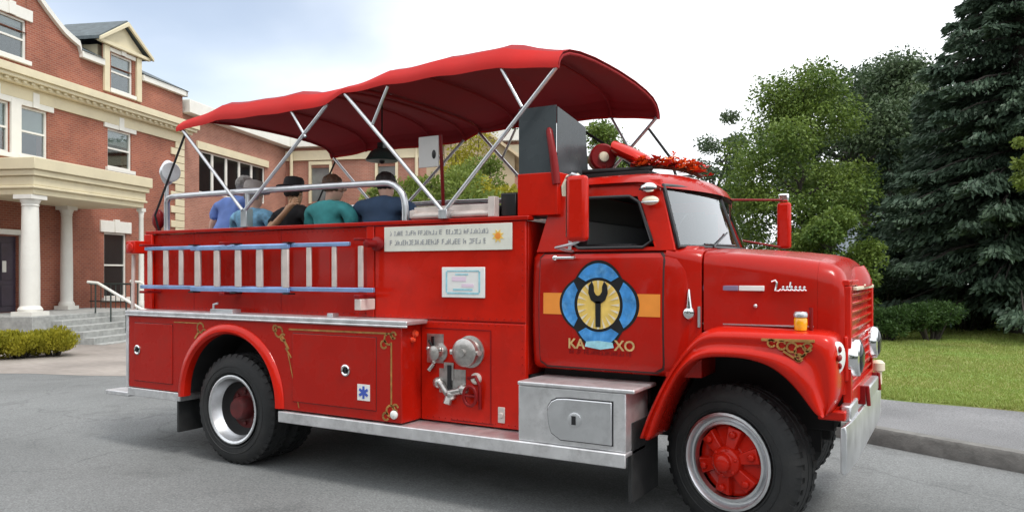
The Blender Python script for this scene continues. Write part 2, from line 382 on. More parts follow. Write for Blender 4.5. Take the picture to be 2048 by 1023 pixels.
# ================================================================== the fire truck (x forward, y to its far side, z up)
T = thing('fire_truck', 'old red open-top fire truck with red canopies and a blue door emblem', 'fire truck', (-3.9, 1.22, 0))
W2 = 2.44
def sides():
    yield True, (lambda y: y)
    yield False, (lambda y: W2 - y)
def lerp(a, b, t): return a + (b-a)*t
def arc(cx, cz, rx, rz, a0, a1, n): return [(cx + rx*math.cos(math.radians(lerp(a0, a1, i/n))), cz + rz*math.sin(math.radians(lerp(a0, a1, i/n)))) for i in range(n+1)]

# --- chassis
b = MB(); b.box(-7.0, -.75, .78, .90, .62, .84); b.box(-7.0, -.75, 1.54, 1.66, .62, .84)
for x in (-6.6, -4.8, -3.6, -2.4, -1.0): b.box(x, x+.1, .88, 1.56, .66, .8)
b.box(-5.0, -2.75, .34, 2.10, .86, .98); b.box(-7.1, -6.5, .34, 2.10, .86, .98)
b.tube([(-5.83, .35, .5), (-5.83, 2.1, .5)], .09); b.lathe((-5.83, 1.0, .5), (0,1,0), [(.1,0),(.2,.1),(.2,.34),(.1,.44)], 16)
b.tube([(-1.35, .5, .45), (-1.35, 1.95, .45)], .06); b.tube([(-5.8, 1.22, .55), (-2.0, 1.22, .62)], .05)
b.box(-4.7, -3.2, .95, 1.5, .42, .62); b.tube([(-3.0, .62, .5), (-2.2, .62, .5)], .17, 14)
b.box(-2.05, -.72, .70, 1.74, .70, 1.32); b.box(-2.75, -1.9, .45, 2.0, .82, 1.03)
b.box(-6.5, -5.0, .56, 1.88, .98, 1.30)
b.build('chassis', 'dark', T, bevel=.01)
# fabric of the wheel wells
for near, Y in sides():
    for q in ((-6.42, -5.05, Y(.5), Y(.55), .55, 1.28), (-2.0, -.8, Y(.72), Y(.76), .55, 1.30)):
        b = MB(); b.box(*q); b.build('wheel_well', 'dark', T)

# --- lower side compartments with arch cut-outs
def comp_outline():
    top = [(-7.2, 1.335), (-3.765, 1.335)]
    lower = [(-3.765, .57), (-5.115, .57), (-5.115, .62)]
    ar = arc(-5.735, .62, .62, .61, 0, 180, 28)
    return top + lower + ar[1:] + [(-6.355, .61), (-7.2, .61)]
for near, Y in sides():
    b = MB(); b.xz(comp_outline(), Y(0), Y(.27)); body = b.build('side_compartment', 'red', T, bevel=.008)
    # rolled arch lip
    lip = arc(-5.735, .60, .655, .645, -2, 182, 36)
    b = MB(); secs = []
    for i, (x, z) in enumerate(lip):
        dx, dz = x+5.735, z-.60; l = math.hypot(dx, dz); dx /= l; dz /= l
        q = []
        for (r, yy) in ((-.050, .06), (-.052, -.012), (-.03, -.036), (.0, -.034), (.03, -.018), (.045, .004), (.045, .06)):
            q.append((x+dx*r, Y(yy), z+dz*r))
        secs.append(q)
    b.loft(secs, closed=False, caps=False); b.build('arch_lip', 'redb', body)
    # inner wheel arch
    b = MB(); ar = arc(-5.735, .60, .615, .605, 0, 180, 28)
    b.loft([[(x, Y(.02), z) for x, z in ar], [(x, Y(.75), z) for x, z in ar]], closed=False, caps=False); b.build('arch_liner', 'dark', body)
    for (x0, x1, z0, z1, hx) in ((-7.10, -6.52, .68, 1.25, -7.045), (-4.93, -4.02, .65, 1.23, -4.33)):
        b = MB()
        b.box(x0-.006, x1+.006, Y(-.0015), Y(.02), z0-.006, z1+.006, 1)
        b.box(x0, x1, Y(-.009), Y(.02), z0, z1, 0)
        d = b.build('compartment_door', ['red', 'seam'], T, bevel=.004)
        b = MB(); hz = .985 if hx < -6 else .952
        sg = -1 if near else 1
        b.lathe((hx, Y(-.009), hz), (0, sg, 0), [(.046, 0), (.048, .008), (.038, .014), (.028, .008)], 20, caps=False)
        b.lathe((hx, Y(-.009), hz), (0, sg, 0), [(.030, .002), (.0, .003)], 16, 1)
        b.box(hx+.004, hx+.018, Y(-.026), Y(-.012), hz-.022, hz+.022, 1)
        b.build('latch', ['chrome', 'black'], d)
    # silver trim below the rear compartment and treadplate shelf above
    b = MB(); b.box(-7.2, -6.40, Y(-.012), Y(.3), .525, .605); b.build('sill_trim', 'ltread', T, bevel=.006)
    b = MB(); b.box(-7.23, -3.70, Y(-.022), Y(.262), 1.338, 1.372); b.box(-7.23, -3.70, Y(-.024), Y(-.002), 1.318, 1.3375)
    sh = b.build('compartment_shelf', 'ltread', T, bevel=.008)
    b = MB()
    for (x0, x1) in ((-6.05, -5.75),): b.box(x0, x1, Y(.05), Y(.15), 1.373, 1.41); b.tube([(x0-.012, Y(.1), 1.372), (x0-.012, Y(.1), 1.45), (x0+.05, Y(.1), 1.46)], .012)
    b.build('hold_down_bracket', 'rail', sh, bevel=.004)
    b = MB(); b.box(-4.62, -4.56, Y(.08), Y(.16), 1.373, 1.405); b.build('hold_down_bracket', 'rail', sh, bevel=.004)
    # gold striping
    b = MB(); t0, t1 = Y(-.0115), Y(-.0095)
    def strip(x0, z0, x1, z1, w=.014):
        dx, dz = x1-x0, z1-z0; l = math.hypot(dx, dz); nx, nz = -dz/l*w/2, dx/l*w/2
        b.hexa([(x0+nx, t0, z0+nz), (x1+nx, t0, z1+nz), (x1-nx, t0, z1-nz), (x0-nx, t0, z0-nz)], [(x0+nx, t1, z0+nz), (x1+nx, t1, z1+nz), (x1-nx, t1, z1-nz), (x0-nx, t1, z0-nz)])
    def curl(cx, cz, r, a0, a1, w=.016):
        p = arc(cx, cz, r, r, a0, a1, 8)
        for (xa, za), (xb, zb) in zip(p, p[1:]): strip(xa, za, xb, zb, w)
    t0, t1 = Y(-.0035), Y(.002)
    strip(-4.98, 1.262, -3.90, 1.268); strip(-3.865, .70, -3.865, 1.20)
    for (cx, cz, s) in ((-5.10, 1.235, 1), (-3.89, 1.225, -1), (-3.87, .66, -1)):
        curl(cx, cz, .045, 0, 300); curl(cx+.05*s, cz-.045, .03, 40, 330); curl(cx-.045*s, cz+.03, .026, 0, 320)
    strip(-5.06, 1.2, -4.985, 1.09, .022); strip(-5.02, 1.1, -4.95, 1.02, .014); strip(-4.99, 1.05, -4.86, .60, .008)
    b.build('gold_striping', 'gold', T)
    b = MB(); strip(-6.50, 1.275, -6.15, 1.275, .010); strip(-6.14, 1.2, -6.2, 1.13, .02); curl(-6.12, 1.235, .045, 0, 300); curl(-6.07, 1.19, .03, 40, 330); b.build('gold_striping', 'gold', T)
# medical sticker (near side only)
st = MB(); st.box(-4.205, -4.075, -.0115, -.0085, .722, .852); st.build('medical_sticker', 'white', T)
b = MB()
for a in (0, 60, 120):
    ca, sa = math.cos(math.radians(a+90)), math.sin(math.radians(a+90)); L_, w = .050, .011
    q = [(ca*L_ - sa*w, sa*L_ + ca*w), (ca*L_ + sa*w, sa*L_ - ca*w), (-ca*L_ + sa*w, -sa*L_ - ca*w), (-ca*L_ - sa*w, -sa*L_ + ca*w)]
    dy = a/60*.0004
    b.hexa([(-4.14+x, -.0135-dy, .787+z) for x, z in q], [(-4.14+x, -.0118, .787+z) for x, z in q])
b.build('star_symbol', 'starblue', C.objects['medical_sticker'])

# --- front end of compartment: marker lamps
for (x, y, z, r, mt) in ((-3.752, .16, 1.262, .026, 'redlens'), (-3.752, .13, 1.215, .018, 'redlens')):
    b = MB(); b.lathe((x-.012, y, z), (1,0,0), [(r*1.2, 0), (r*1.2, .01), (r, .012), (r*.8, .03), (0, .036)], 16); b.build('marker_lamp', mt, T)

# --- tall upper walls, floor, front bulkhead
b = MB()
for near, Y in sides():
    b.xz([(-7.25, 1.34), (-3.76, 1.34), (-3.76, .985), (-2.80, .985), (-2.80, 2.135), (-7.25, 2.135)], Y(.262), Y(.30))
    b.box(-7.28, -2.77, Y(.235), Y(.335), 2.138, 2.172)
b.box(-7.25, -7.215, .302, 2.138, 1.0, 2.10); b.box(-2.84, -2.802, .302, 2.138, .98, 2.135)
b.box(-7.21, -2.845, .302, 2.138, 1.35, 1.40)
hb = b.build('hose_bed', 'red', T, bevel=.007)
for near, Y in sides():
    for q in ((-4.33, -4.25, Y(.245), Y(.260)), (-7.285, -7.16, Y(.225), Y(.258))):
        b = MB(); b.box(*q, 1.375, 2.136); b.build('corner_post', 'redb', hb, bevel=.006)
# pump panel (stands 2 mm proud of the wall)
for near, Y in sides():
    b = MB(); b.box(-3.76, -2.80, Y(.250), Y(.300), .57, 1.36)
    b.box(-4.24, -2.80, Y(.250), Y(.2595), 1.374, 2.134)
    pq = b.build('pump_panel', 'redb', T, bevel=.006)
    b = MB(); s9 = 1 if near else -1
    for i in range(16): b.ball((-3.70+.058*i, Y(.2495), 1.345), (.006, .005, .006), n=4); b.ball((-3.70+.058*i, Y(.2495), .595), (.006, .005, .006), n=4)
    for i in range(12): b.ball((-2.825, Y(.2495), .64+.06*i), (.006, .005, .006), n=4); b.ball((-2.825, Y(.2495), 1.42+.058*i), (.006, .005, .006), n=4)
    for i in range(22): b.ball((-4.20+.064*i, Y(.2495), 1.395), (.006, .005, .006), n=4)
    b.build('rivets', 'red', pq)
    b = MB()
    for x in (-6.55, -5.35): b.box(x-.0025, x+.0025, Y(.2605), Y(.2625), 1.38, 2.134)
    for i in range(46):
        b.ball((-7.1+.061*i, Y(.2615), 2.105), (.006, .004, .006), n=4); b.ball((-7.1+.061*i, Y(.2615), 1.40), (.006, .004, .006), n=4)
    b.build('rivets', 'redd', hb)
PP = C.objects['pump_panel']
def valve(x, z, L, slot_dx, s=1.0):
    b = MB(); y = .25
    b.lathe((x, y, z), (0,-1,0), [(.075*s, 0), (.075*s, .012), (.05*s, .02), (.042*s, .06), (.058*s, .064), (.058*s, .10), (.03*s, .112), (0, .113)], 18)
    for k in range(3):
        a = k*2.1 + .5; b.ball((x+math.cos(a)*.066*s, y-.083, z+math.sin(a)*.066*s), .019*s, n=6)
    return b
b = valve(-3.575, 1.115, 0, 0, 1.0); b.tube([(-3.63, .235, 1.02), (-3.66, .21, .97)], .018)
b.box(-3.70, -3.54, .245, .2495, 1.03, 1.26)
b.build('discharge_outlet', 'fitting', PP)
b = MB(); b.box(-3.655, -3.63, .236, .2445, 1.04, 1.24); b.tube([(-3.642, .24, 1.15), (-3.642, .19, 1.21)], .010); b.build('valve_slot', 'black', PP)
b = MB(); b.lathe((-3.285, .25, 1.135), (0,-1,0), [(.125, 0), (.125, .015), (.10, .02), (.095, .055), (.108, .06), (.108, .10), (.09, .115), (.03, .118), (.03, .14), (0, .142)], 28)
for k in range(2): b.tube([(-3.285+(.10 if k else -.10), .18, 1.135), (-3.285+(.135 if k else -.135), .165, 1.135)], .022)
b.build('suction_cap', 'fitting', PP)
b = MB(); b.box(-3.58, -3.33, .245, .2495, .80, .99); b.ball((-3.585, .235, .875), (.045, .04, .045), n=8); b.ball((-3.35, .235, .84), (.05, .04, .04), n=8)
b.tube([(-3.56, .225, .88), (-3.48, .21, .80), (-3.36, .22, .83)], .030); b.tube([(-3.46, .22, .80), (-3.47, .19, .72)], .034); b.ball((-3.45, .22, .79), .045, n=8)
b.box(-3.53, -3.44, .238, .2445, .90, 1.04)
b.build('discharge_manifold', 'fitting', PP)
b = MB(); b.box(-3.492, -3.462, .228, .237, .82, 1.02); b.build('lever_slot', 'black', PP)
b = MB(); b.tube([(-3.26+.058*math.cos(t*PI/8), .20, .80+.075*math.sin(t*PI/8)) for t in range(16)], .014, closed=True); b.tube([(-3.318, .20, .80), (-3.202, .20, .80)], .009); b.tube([(-3.26, .249, .80), (-3.26, .20, .80)], .012)
b.tube([(-3.30, .235, .93), (-3.22, .215, .95), (-3.18, .215, .88), (-3.19, .235, .70)], .013); b.build('handwheel', 'redd', PP)
b = MB(); b.lathe((-3.23, .25, .93), (0,-1,0), [(.045, 0), (.045, .02), (.035, .026), (0, .026)], 18); b.lathe((-3.23, .2235, .93), (0,-1,0), [(.034, 0), (.0, .002)], 18, 1); b.hexa([(-3.232, .220, .915), (-3.228, .220, .915), (-3.212, .220, .952), (-3.215, .220, .953)], [(-3.232, .2212, .915), (-3.228, .2212, .915), (-3.212, .2212, .952), (-3.215, .2212, .953)], 2); b.build('pressure_gauge', ['rung', 'signw', 'black'], PP)
b = MB(); b.box(-3.035, -2.975, .240, .2495, .61, .73); b.lathe((-3.005, .24, .67), (0,-1,0), [(.022, 0), (.022, .014), (0, .016)], 12); b.build('drain_plate', 'rung', PP, bevel=.004)
b = MB(); b.lathe((-3.835, -.001, .635), (0,-1,0), [(.034, 0), (.034, .012), (.028, .018), (0, .024)], 20); b.build('marker_lamp', 'white', T)
b = MB(); b.box(-3.47, -3.08, .2465, .2495, .585, .592); b.box(-3.105, -3.098, .2465, .2495, .592, 1.30); b.box(-3.72, -3.10, .2465, .2495, 1.30, 1.307); b.build('panel_seam', 'redd', PP)

def lettering(txt, nm, mt, par, x, z, size, y, near):
    fc = bpy.data.curves.new('lettering', 'FONT'); fc.body = txt; fc.size = size; fc.extrude = .0012; fc.offset = .002; fc.resolution_u = 3
    fo = bpy.data.objects.new('lettering', fc); C.objects.link(fo); dg = bpy.context.evaluated_depsgraph_get(); me0 = fo.evaluated_get(dg).to_mesh()
    b = MB(); s = 1 if near else -1; w = max(v.co.x for v in me0.vertices)
    b.add([(x + (v.co.x if near else w - v.co.x), y if False else (y - v.co.z if near else W2 - y + v.co.z), z + v.co.y) for v in me0.vertices], [tuple(p.vertices) for p in me0.polygons])
    fo.evaluated_get(dg).to_mesh_clear(); bpy.data.objects.remove(fo); bpy.data.curves.remove(fc)
    return b.build(nm, mt, par)
# banner + notice (near side)
b = MB(); b.box(-4.132, -2.908, .236, .2445, 1.920, 2.122); bn = b.build('banner_sign', 'signw', T, bevel=.003)
b = MB(); yy = (.2335, .2358)
def glyphs(b, x0, x1, z, h, yy, rnd, gap=.18, pitch=.62):
    x = x0
    while x < x1 - h*.4:
        w = h*rnd.uniform(.38, .62)
        if rnd.random() < gap: x += h*.5; continue
        t = h*.13
        k = rnd.randrange(5)
        if k in (0, 1, 3): b.box(x, x+t, yy[0], yy[1], z, z+h)
        if k in (1, 2, 4): b.box(x+w-t, x+w, yy[0], yy[1], z, z+h*rnd.choice((1, .7)))
        if k in (0, 2, 3): b.box(x+t, x+w-t*(k == 2), yy[0], yy[1], z+h-t, z+h)
        if k in (0, 1, 3): b.box(x+t, x+w-t*(k == 1), yy[0], yy[1], z+h*.45, z+h*.45+t)
        if k in (2, 4, 0): b.box(x+t*(k == 0), x+w-t*(k != 0), yy[0], yy[1], z, z+t)
        x += w + h*.22
rnd = random.Random(3); glyphs(b, -4.07, -3.12, 2.050, .036, yy, rnd); glyphs(b, -4.07, -3.12, 1.972, .040, yy, rnd, .10)
b.build('banner_lettering', 'softink', bn)
b = MB(); n = 16; pts = [(-3.03+(.055 if i % 2 else .030)*math.cos(2*PI*i/n), 2.025+(.055 if i % 2 else .030)*math.sin(2*PI*i/n)) for i in range(n)]
b.xz(pts, .2335, .2358); b.lathe((-3.03, .2335, 2.025), (0,-1,0), [(.026, 0), (0, .002)], 14, 1); b.build('sun_badge', ['yellow', 'orange'], bn)
b = MB(); b.box(-3.55, -3.148, .236, .2445, 1.552, 1.79); nt_ = b.build('notice_plate', 'white', T, bevel=.004)
b = MB()
for (x0, x1, z0, z1, k) in ((-3.50, -3.20, 1.755, 1.765, 0), (-3.50, -3.20, 1.58, 1.594, 0), (-3.51, -3.496, 1.594, 1.755, 0), (-3.204, -3.19, 1.594, 1.755, 0), (-3.45, -3.32, 1.68, 1.715, 1), (-3.36, -3.25, 1.635, 1.66, 1), (-3.44, -3.26, 1.608, 1.622, 0), (-3.42, -3.3, 1.728, 1.738, 0)): b.box(x0, x1, .2335, .2358, z0, z1, k)
b.build('notice_print', ['teal', 'pink'], nt_)

# --- running board, tailboard, step box
for near, Y in sides():
    b = MB(); b.box(-5.09, -1.90, Y(-.02), Y(.36), .525, .556); b.box(-5.09, -1.90, Y(-.022), Y(-.002), .46, .555); b.build('running_board', 'ltread', T, bevel=.007)
    b = MB(); b.box(-2.72, -1.905, Y(.0), Y(.42), .5575, .95); b.box(-2.72, -1.84, Y(-.015), Y(.42), .9525, .98)
    sb = b.build('step_box', 'ltread', T, bevel=.008)
    b = MB(); q = [(-2.00, .60), (-2.00, .885), (-2.33, .885)] + [(-2.38+.09*math.cos(math.radians(a)) - .01, .79+.09*math.sin(math.radians(a))) for a in (100, 130, 160, 180)] + [(-2.47, .70), (-2.45, .64), (-2.38, .60)]
    b.xz(q, Y(-.018), Y(.004)); d = b.build('box_door', 'alu', sb, bevel=.006)
    q2 = [(-2.235+(x+2.235)*1.03, .743+(z-.743)*1.05) for x, z in q]; b = MB(); b.xz(q2, Y(-.003), Y(.003)); b.build('door_seal', 'black', sb)
    b = MB(); b.lathe((-2.27, Y(-.018), .745), (0, -1 if near else 1, 0), [(.05, 0), (.05, .008), (.038, .012)], 18); b.box(-2.285, -2.255, Y(-.036), Y(-.029), .715, .775, 1); b.build('box_latch', ['alu', 'black'], d)
b = MB(); b.box(-7.62, -7.235, .02, 2.42, .50, .545); b.box(-7.25, -7.21, .0, 2.44, .60, 1.36); tb = b.build('tailboard', 'ltread', T, bevel=.008)

# --- mud flaps
for near, Y in sides():
    for q in ((-6.50, -6.47, Y(.03), Y(.55), .22, .60), (-1.93, -1.90, Y(.10), Y(.62), .20, .74)):
        b = MB(); b.box(*q); b.build('mud_flap', 'rubber', T, bevel=.004)

# --- cab: curved lower body
def side_y(z):
    t = (z-1.46)/.44
    return .272 + .030*t*t + (.05*max(0, (z-1.84)/.08)**2)
def ring(x, inset=0.0, z0=1.035, z1=1.93, n=12):
    L_ = [(side_y(lerp(z0, z1, i/n)) + inset, lerp(z0, z1, i/n)) for i in range(n+1)]
    L_[0] = (L_[0][0]+.05, L_[0][1]); L_.insert(1, (side_y(z0+.03)+inset+.004, z0+.03))
    return [(x, y, z) for y, z in L_] + [(x, W2-y, z) for y, z in L_[::-1]]
b = MB(); b.loft([ring(x, i) for x, i in ((-2.775, .07), (-2.76, .02), (-2.73, .0), (-2.3, 0), (-1.9, 0), (-1.745, 0), (-1.66, .012), (-1.60, .04), (-1.55, .085))])
cab = b.build('cab', 'red', T, angle=50)
# greenhouse side frames (A and B pillars, header) with the window opening
def gy(z): return .318 + .055*(z-1.9)/.42
for near, Y in sides():
    out = [(-2.745, 1.90), (-1.672, 1.90), (-1.80, 2.40), (-2.60, 2.43)]
    inn = [(-2.47, 1.925), (-1.825, 1.925), (-1.965, 2.285), (-2.42, 2.29)]
    b = MB()
    for i in range(4):
        j = (i+1) % 4
        q = [out[i], out[j], inn[j], inn[i]]
        b.hexa([(x, Y(gy(z)), z) for x, z in q], [(x, Y(gy(z)+.045), z) for x, z in q])
    b.build('cab_pillars', 'redb', cab, bevel=.006)
    b = MB(); ip = [Vector((x, Y(gy(z)-.004), z)) for x, z in inn]
    ip2 = []
    for i in range(4):
        for t in (.12, .88): ip2.append(ip[i].lerp(ip[(i+1) % 4], t))
    b.tube(ip2, .013, 8, closed=True); b.build('window_gasket', 'black', cab)
    # door skin
    def rr(x0, x1, z0, z1, r, n=5):
        P = []
        for (cx, cz, a) in ((x1-r, z1-r*.4, 0), (x0+r, z1-r*.4, 90), (x0+r, z0+r, 180), (x1-r, z0+r, 270)):
            for k in range(n+1):
                t = math.radians(a+90*k/n); rz = r*.4 if cz > 1.5 else r
                P.append((cx+r*math.cos(t), cz+rz*math.sin(t)))
        return P
    def skin(x0, x1, z0, z1, off, r=.06):
        # rows in z; width shrinks in the rounded corners
        b = MB(); nz = 26; secs = []
        for i in range(nz+1):
            z = lerp(z0, z1, i/nz); ins = 0
            if z < z0+r: ins = r - math.sqrt(max(0, r*r-(z0+r-z)**2))
            if z > z1-r*.5: ins = max(ins, (r*.5 - math.sqrt(max(0, (r*.5)**2-(z-z1+r*.5)**2))))
            y = side_y(z)
            e = .010 if i in (0, nz) else 0
            secs.append([(x0+ins, Y(y+.012), z), (x0+ins, Y(y-off+.004), z), (x0+ins+.008, Y(y-off+e), z), (x1-ins-.008, Y(y-off+e), z), (x1-ins, Y(y-off+.004), z), (x1-ins, Y(y+.012), z)])
        b.loft(secs, closed=True, caps=True); return b
    skin(-2.705, -1.735, 1.052, 1.892, .0015).build('door_gap', 'seam', cab, angle=60)
    d = skin(-2.692, -1.750, 1.066, 1.882, .010).build('cab_door', 'red', T, angle=30)
    b = MB(); b.tube([(-2.55, Y(.255), 1.855), (-2.40, Y(.250), 1.855)], .012); b.ball((-2.56, Y(.262), 1.855), .022, n=8); b.tube([(-2.41, Y(.27), 1.855), (-2.41, Y(.25), 1.855)], .014); b.build('door_handle', 'chrome', d)
    # emblem on the door
    cx, cz = -2.075, 1.672
    sg = -1 if near else 1
    def disc(poly, k, mt, nm, par):
        b = MB(); y1 = [ .2585 - k*.0022, .2605 - k*.0022 + .001]
        b.xz([(cx+x, cz+z) for x, z in poly], Y(side_y(cz)-.0125-k*.0022), Y(side_y(cz)-.0125-k*.0022+.0021)); return b.build(nm, mt, par)
    def circ(r, n=40, sx=.96): return [(r*sx*math.cos(2*PI*i/n), r*math.sin(2*PI*i/n)) for i in range(n)]
    b = MB()
    zc = (1.44, 1.60)
    for (x0, x1) in ((-2.665, -2.34), (-1.81, -1.757)):
        pass
    band = MB(); band.grid(lambda u, v: (lerp(-2.655, -1.760, u), Y(side_y(lerp(1.445, 1.60, v))-.0118), lerp(1.445, 1.60, v)), 2, 6); band.build('orange_band', 'orange', d, fixn=False)
    cx, cz = -2.215, 1.668 - .145
    cz = 1.52
    def lobed(R0, R1):
        P = []
        n = 96
        for i in range(n):
            a = 2*PI*i/n; k = math.cos(4*a)       # broad lobes at the four compass points, shallow notches at the diagonals
            P.append((.97*math.cos(a)*(R0 + (R1-R0)*(.5+.5*k)**.6), math.sin(a)*(R0 + (R1-R0)*(.5+.5*k)**.6)))
        return P
    em = disc(lobed(.262, .316), 0, 'black', 'emblem', d)
    # four blue arms
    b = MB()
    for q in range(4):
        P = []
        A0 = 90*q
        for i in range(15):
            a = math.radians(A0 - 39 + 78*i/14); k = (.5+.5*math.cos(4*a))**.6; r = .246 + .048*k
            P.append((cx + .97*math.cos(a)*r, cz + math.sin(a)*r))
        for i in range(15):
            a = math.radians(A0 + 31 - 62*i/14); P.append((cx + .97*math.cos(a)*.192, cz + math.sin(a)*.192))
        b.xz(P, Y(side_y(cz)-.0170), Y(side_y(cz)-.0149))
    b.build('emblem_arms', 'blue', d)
    disc(circ(.172, 40, .95), 1.2, 'yellow', 'emblem_centre', d)
    b = MB()
    for i in range(20):
        a = 2*PI*i/20; a2 = a+.09
        P = [(cx+.93*math.cos(a)*.10, cz+math.sin(a)*.10), (cx+.93*math.cos(a-.055)*.172, cz+math.sin(a-.055)*.172), (cx+.93*math.cos(a+.055)*.172, cz+math.sin(a+.055)*.172)]
        b.xz(P, Y(side_y(cz)-.0188), Y(side_y(cz)-.0172))
    b.build('emblem_rays', 'cream', d)
    b = MB(); yA, yB = Y(side_y(cz)-.0210), Y(side_y(cz)-.0190)
    wz = cz + .075
    b.xz([(cx-.019, cz-.158), (cx+.019, cz-.158), (cx+.021, wz-.05), (cx-.021, wz-.05)], yA, yB)
    jawL = [(-.021, -.065), (-.055, -.042), (-.075, .008), (-.070, .062), (-.046, .092), (-.032, .055), (-.030, .018), (-.016, -.005), (0, -.012), (0, -.065)]
    b.xz([(cx+x, wz+z) for x, z in jawL], yA, yB); b.xz([(cx-x, wz+z) for x, z in jawL][::-1], yA, yB)
    b.build('emblem_wrench', 'black', d)
    # illegible gold script under the emblem with its dark drop line
    b = MB()
    for txt, xx in (('KA', -2.45), ('XO', -2.09)):
        lettering(txt, 'emblem_lettering', 'lettering', d, xx, 1.205, .100, side_y(cz)-.0215, near)
    b = MB(); b.xz([(cx-.10, 1.222), (cx+.02, 1.205), (cx+.12, 1.222), (cx+.11, 1.258), (cx, 1.266), (cx-.09, 1.258)], Y(side_y(cz)-.0235), Y(side_y(cz)-.0195)); b.build('emblem_ribbon', 'teal', d)
    b = MB(); glyphs(b, -2.45, -1.97, 1.165, .030, (Y(side_y(1.18)-.0125), Y(side_y(1.18)-.0095)), random.Random(8), .05); b.build('emblem_underline', 'redd', d)

# roof with visor, windscreen
def yb(y): return 1-((y-1.22)/.92)**2
def roof_pt(u, v, off=0):
    y = lerp(.352, 2.088, v); a = 2*v-1
    x0 = -2.625 + .0*a; x1 = -1.80 + .225*yb(y)
    bb = 2*u-1; x = lerp(x0, x1, u)
    k = max(0, 1-abs(bb)**3.2)**.5 * max(0, 1-abs(a)**3.2)**.5
    return (x, y, 2.385 + .105*k - .05*max(0, (u-.75)/.25)**2)
b = MB(); b.grid(roof_pt, 28, 36)
b.grid(lambda u, v: (lerp(-2.62, -1.805+.225*yb(lerp(.352, 2.088, v)), u), lerp(.355, 2.085, v), 2.372 - .05*max(0, (u-.75)/.25)**2), 4, 24, 1, flip=True)
b.box(-2.62, -2.58, .36, 2.08, 1.93, 2.375)
rf = b.build('cab_roof', ['red', 'lint'], cab, angle=55)
def ws(u, v):
    y0, y1 = lerp(.345, .385, v), lerp(2.095, 2.055, v); y = lerp(y0, y1, u)
    xb = -1.678 + .215*yb(y); xt = -1.815 + .20*yb(y)
    return (lerp(xb, xt, v), y, lerp(1.925, 2.352, v))
b = MB(); b.grid(ws, 24, 8); b.build('windscreen', 'glass', T, fixn=False)
b = MB(); loop = [ws(i/24, 0) for i in range(25)] + [ws(1, j/8) for j in range(1, 8)] + [ws(1-i/24, 1) for i in range(25)] + [ws(0, 1-j/8) for j in range(1, 8)]
b.tube(loop, .016, 8, closed=True); b.tube([ws(.5, j/8) for j in range(9)], .010, 6)
b.tube([(ws(.2,0)[0]+.02, ws(.2,0)[1], 1.93), (ws(.38,.28)[0]+.015, ws(.38,.28)[1], ws(.38,.28)[2])], .006, 6); b.tube([(ws(.42,.06)[0]+.015, ws(.42,.06)[1], 1.95), (ws(.14,.05)[0]+.02, ws(.14,.05)[1], ws(.14,.05)[2])], .008, 6)
b.build('windscreen_gasket', 'black', C.objects['windscreen'])
# interior
b = MB(); b.box(-2.55, -1.85, 2.03, 2.05, 1.935, 2.36); b.box(-2.56, -2.545, .40, 2.03, 1.935, 2.36); b.build('cab_lining', 'lint', cab)
b = MB(); b.box(-2.53, -2.40, .50, 1.95, 1.75, 2.14); b.box(-2.42, -2.05, .50, 1.95, 1.932, 1.96); b.build('cab_seat', 'seat', cab, bevel=.04, seg=3)
b = MB(); b.grid(lambda u, v: (lerp(-1.98, ws(v, 0)[0]-.01, u), lerp(.36, 2.08, v), 1.945), 3, 20); b.box(-1.99, -1.97, .40, 2.04, 1.90, 1.947); b.build('dashboard', 'seat', cab)
b = MB(); b.tube([(-2.06+.06*math.sin(t*PI/12), 1.68+.20*math.cos(t*PI/12), 2.06+.19*math.sin(t*PI/12)) for t in range(24)], .013, 8, closed=True)
b.tube([(-2.06, 1.48, 2.06), (-2.06, 1.88, 2.06)], .010); b.tube([(-2.06, 1.68, 2.06), (-1.85, 1.68, 1.94)], .02); b.build('steering_wheel', 'black', cab)

# cowl top + bonnet
def hood_ring(x, yn, zt, zb, r=.13, crown=.035, n=7):
    L_ = [(yn, zb), (yn, zb+(zt-r-zb)*.5)]
    for i in range(n+1):
        a = PI/2*i/n; L_.append((yn+r*(1-math.cos(a)), zt-r+r*math.sin(a)))
    m = 6
    for i in range(1, m+1):
        y = lerp(yn+r, 1.22, i/m); L_.append((y, zt+crown*(1-((1.22-y)/(1.22-yn-r))**2)))
    R_ = [(W2-y, z) for y, z in L_[:-1][::-1]]
    return [(x, y, z) for y, z in L_ + R_]
b = MB(); b.loft([hood_ring(-1.735, .300, 1.918, 1.04, .06, .02), hood_ring(-1.66, .308, 1.912, 1.04, .07, .03), hood_ring(-1.53, .345, 1.905, 1.04, .09, .035), hood_ring(-1.505, .36, 1.90, 1.04, .10, .035)])
b.build('cowl', 'red', cab, angle=45)
b = MB(); b.loft([hood_ring(x, y, z, 1.36 if x < -.7 else .98, r, c) for x, y, z, r, c in ((-1.497, .375, 1.885, .07, .03), (-1.49, .362, 1.895, .10, .035), (-1.2, .385, 1.875, .12, .04), (-.95, .41, 1.85, .13, .045), (-.78, .43, 1.825, .14, .05))], caps=True)
b.loft([hood_ring(x, y, z, .98, r, c) for x, y, z, r, c in ((-.779, .43, 1.825, .14, .05), (-.70, .437, 1.805, .14, .05), (-.66, .446, 1.775, .14, .055), (-.632, .462, 1.735, .14, .06), (-.618, .49, 1.68, .13, .06))], caps=True)
hd = b.build('bonnet', 'red', T, angle=40)
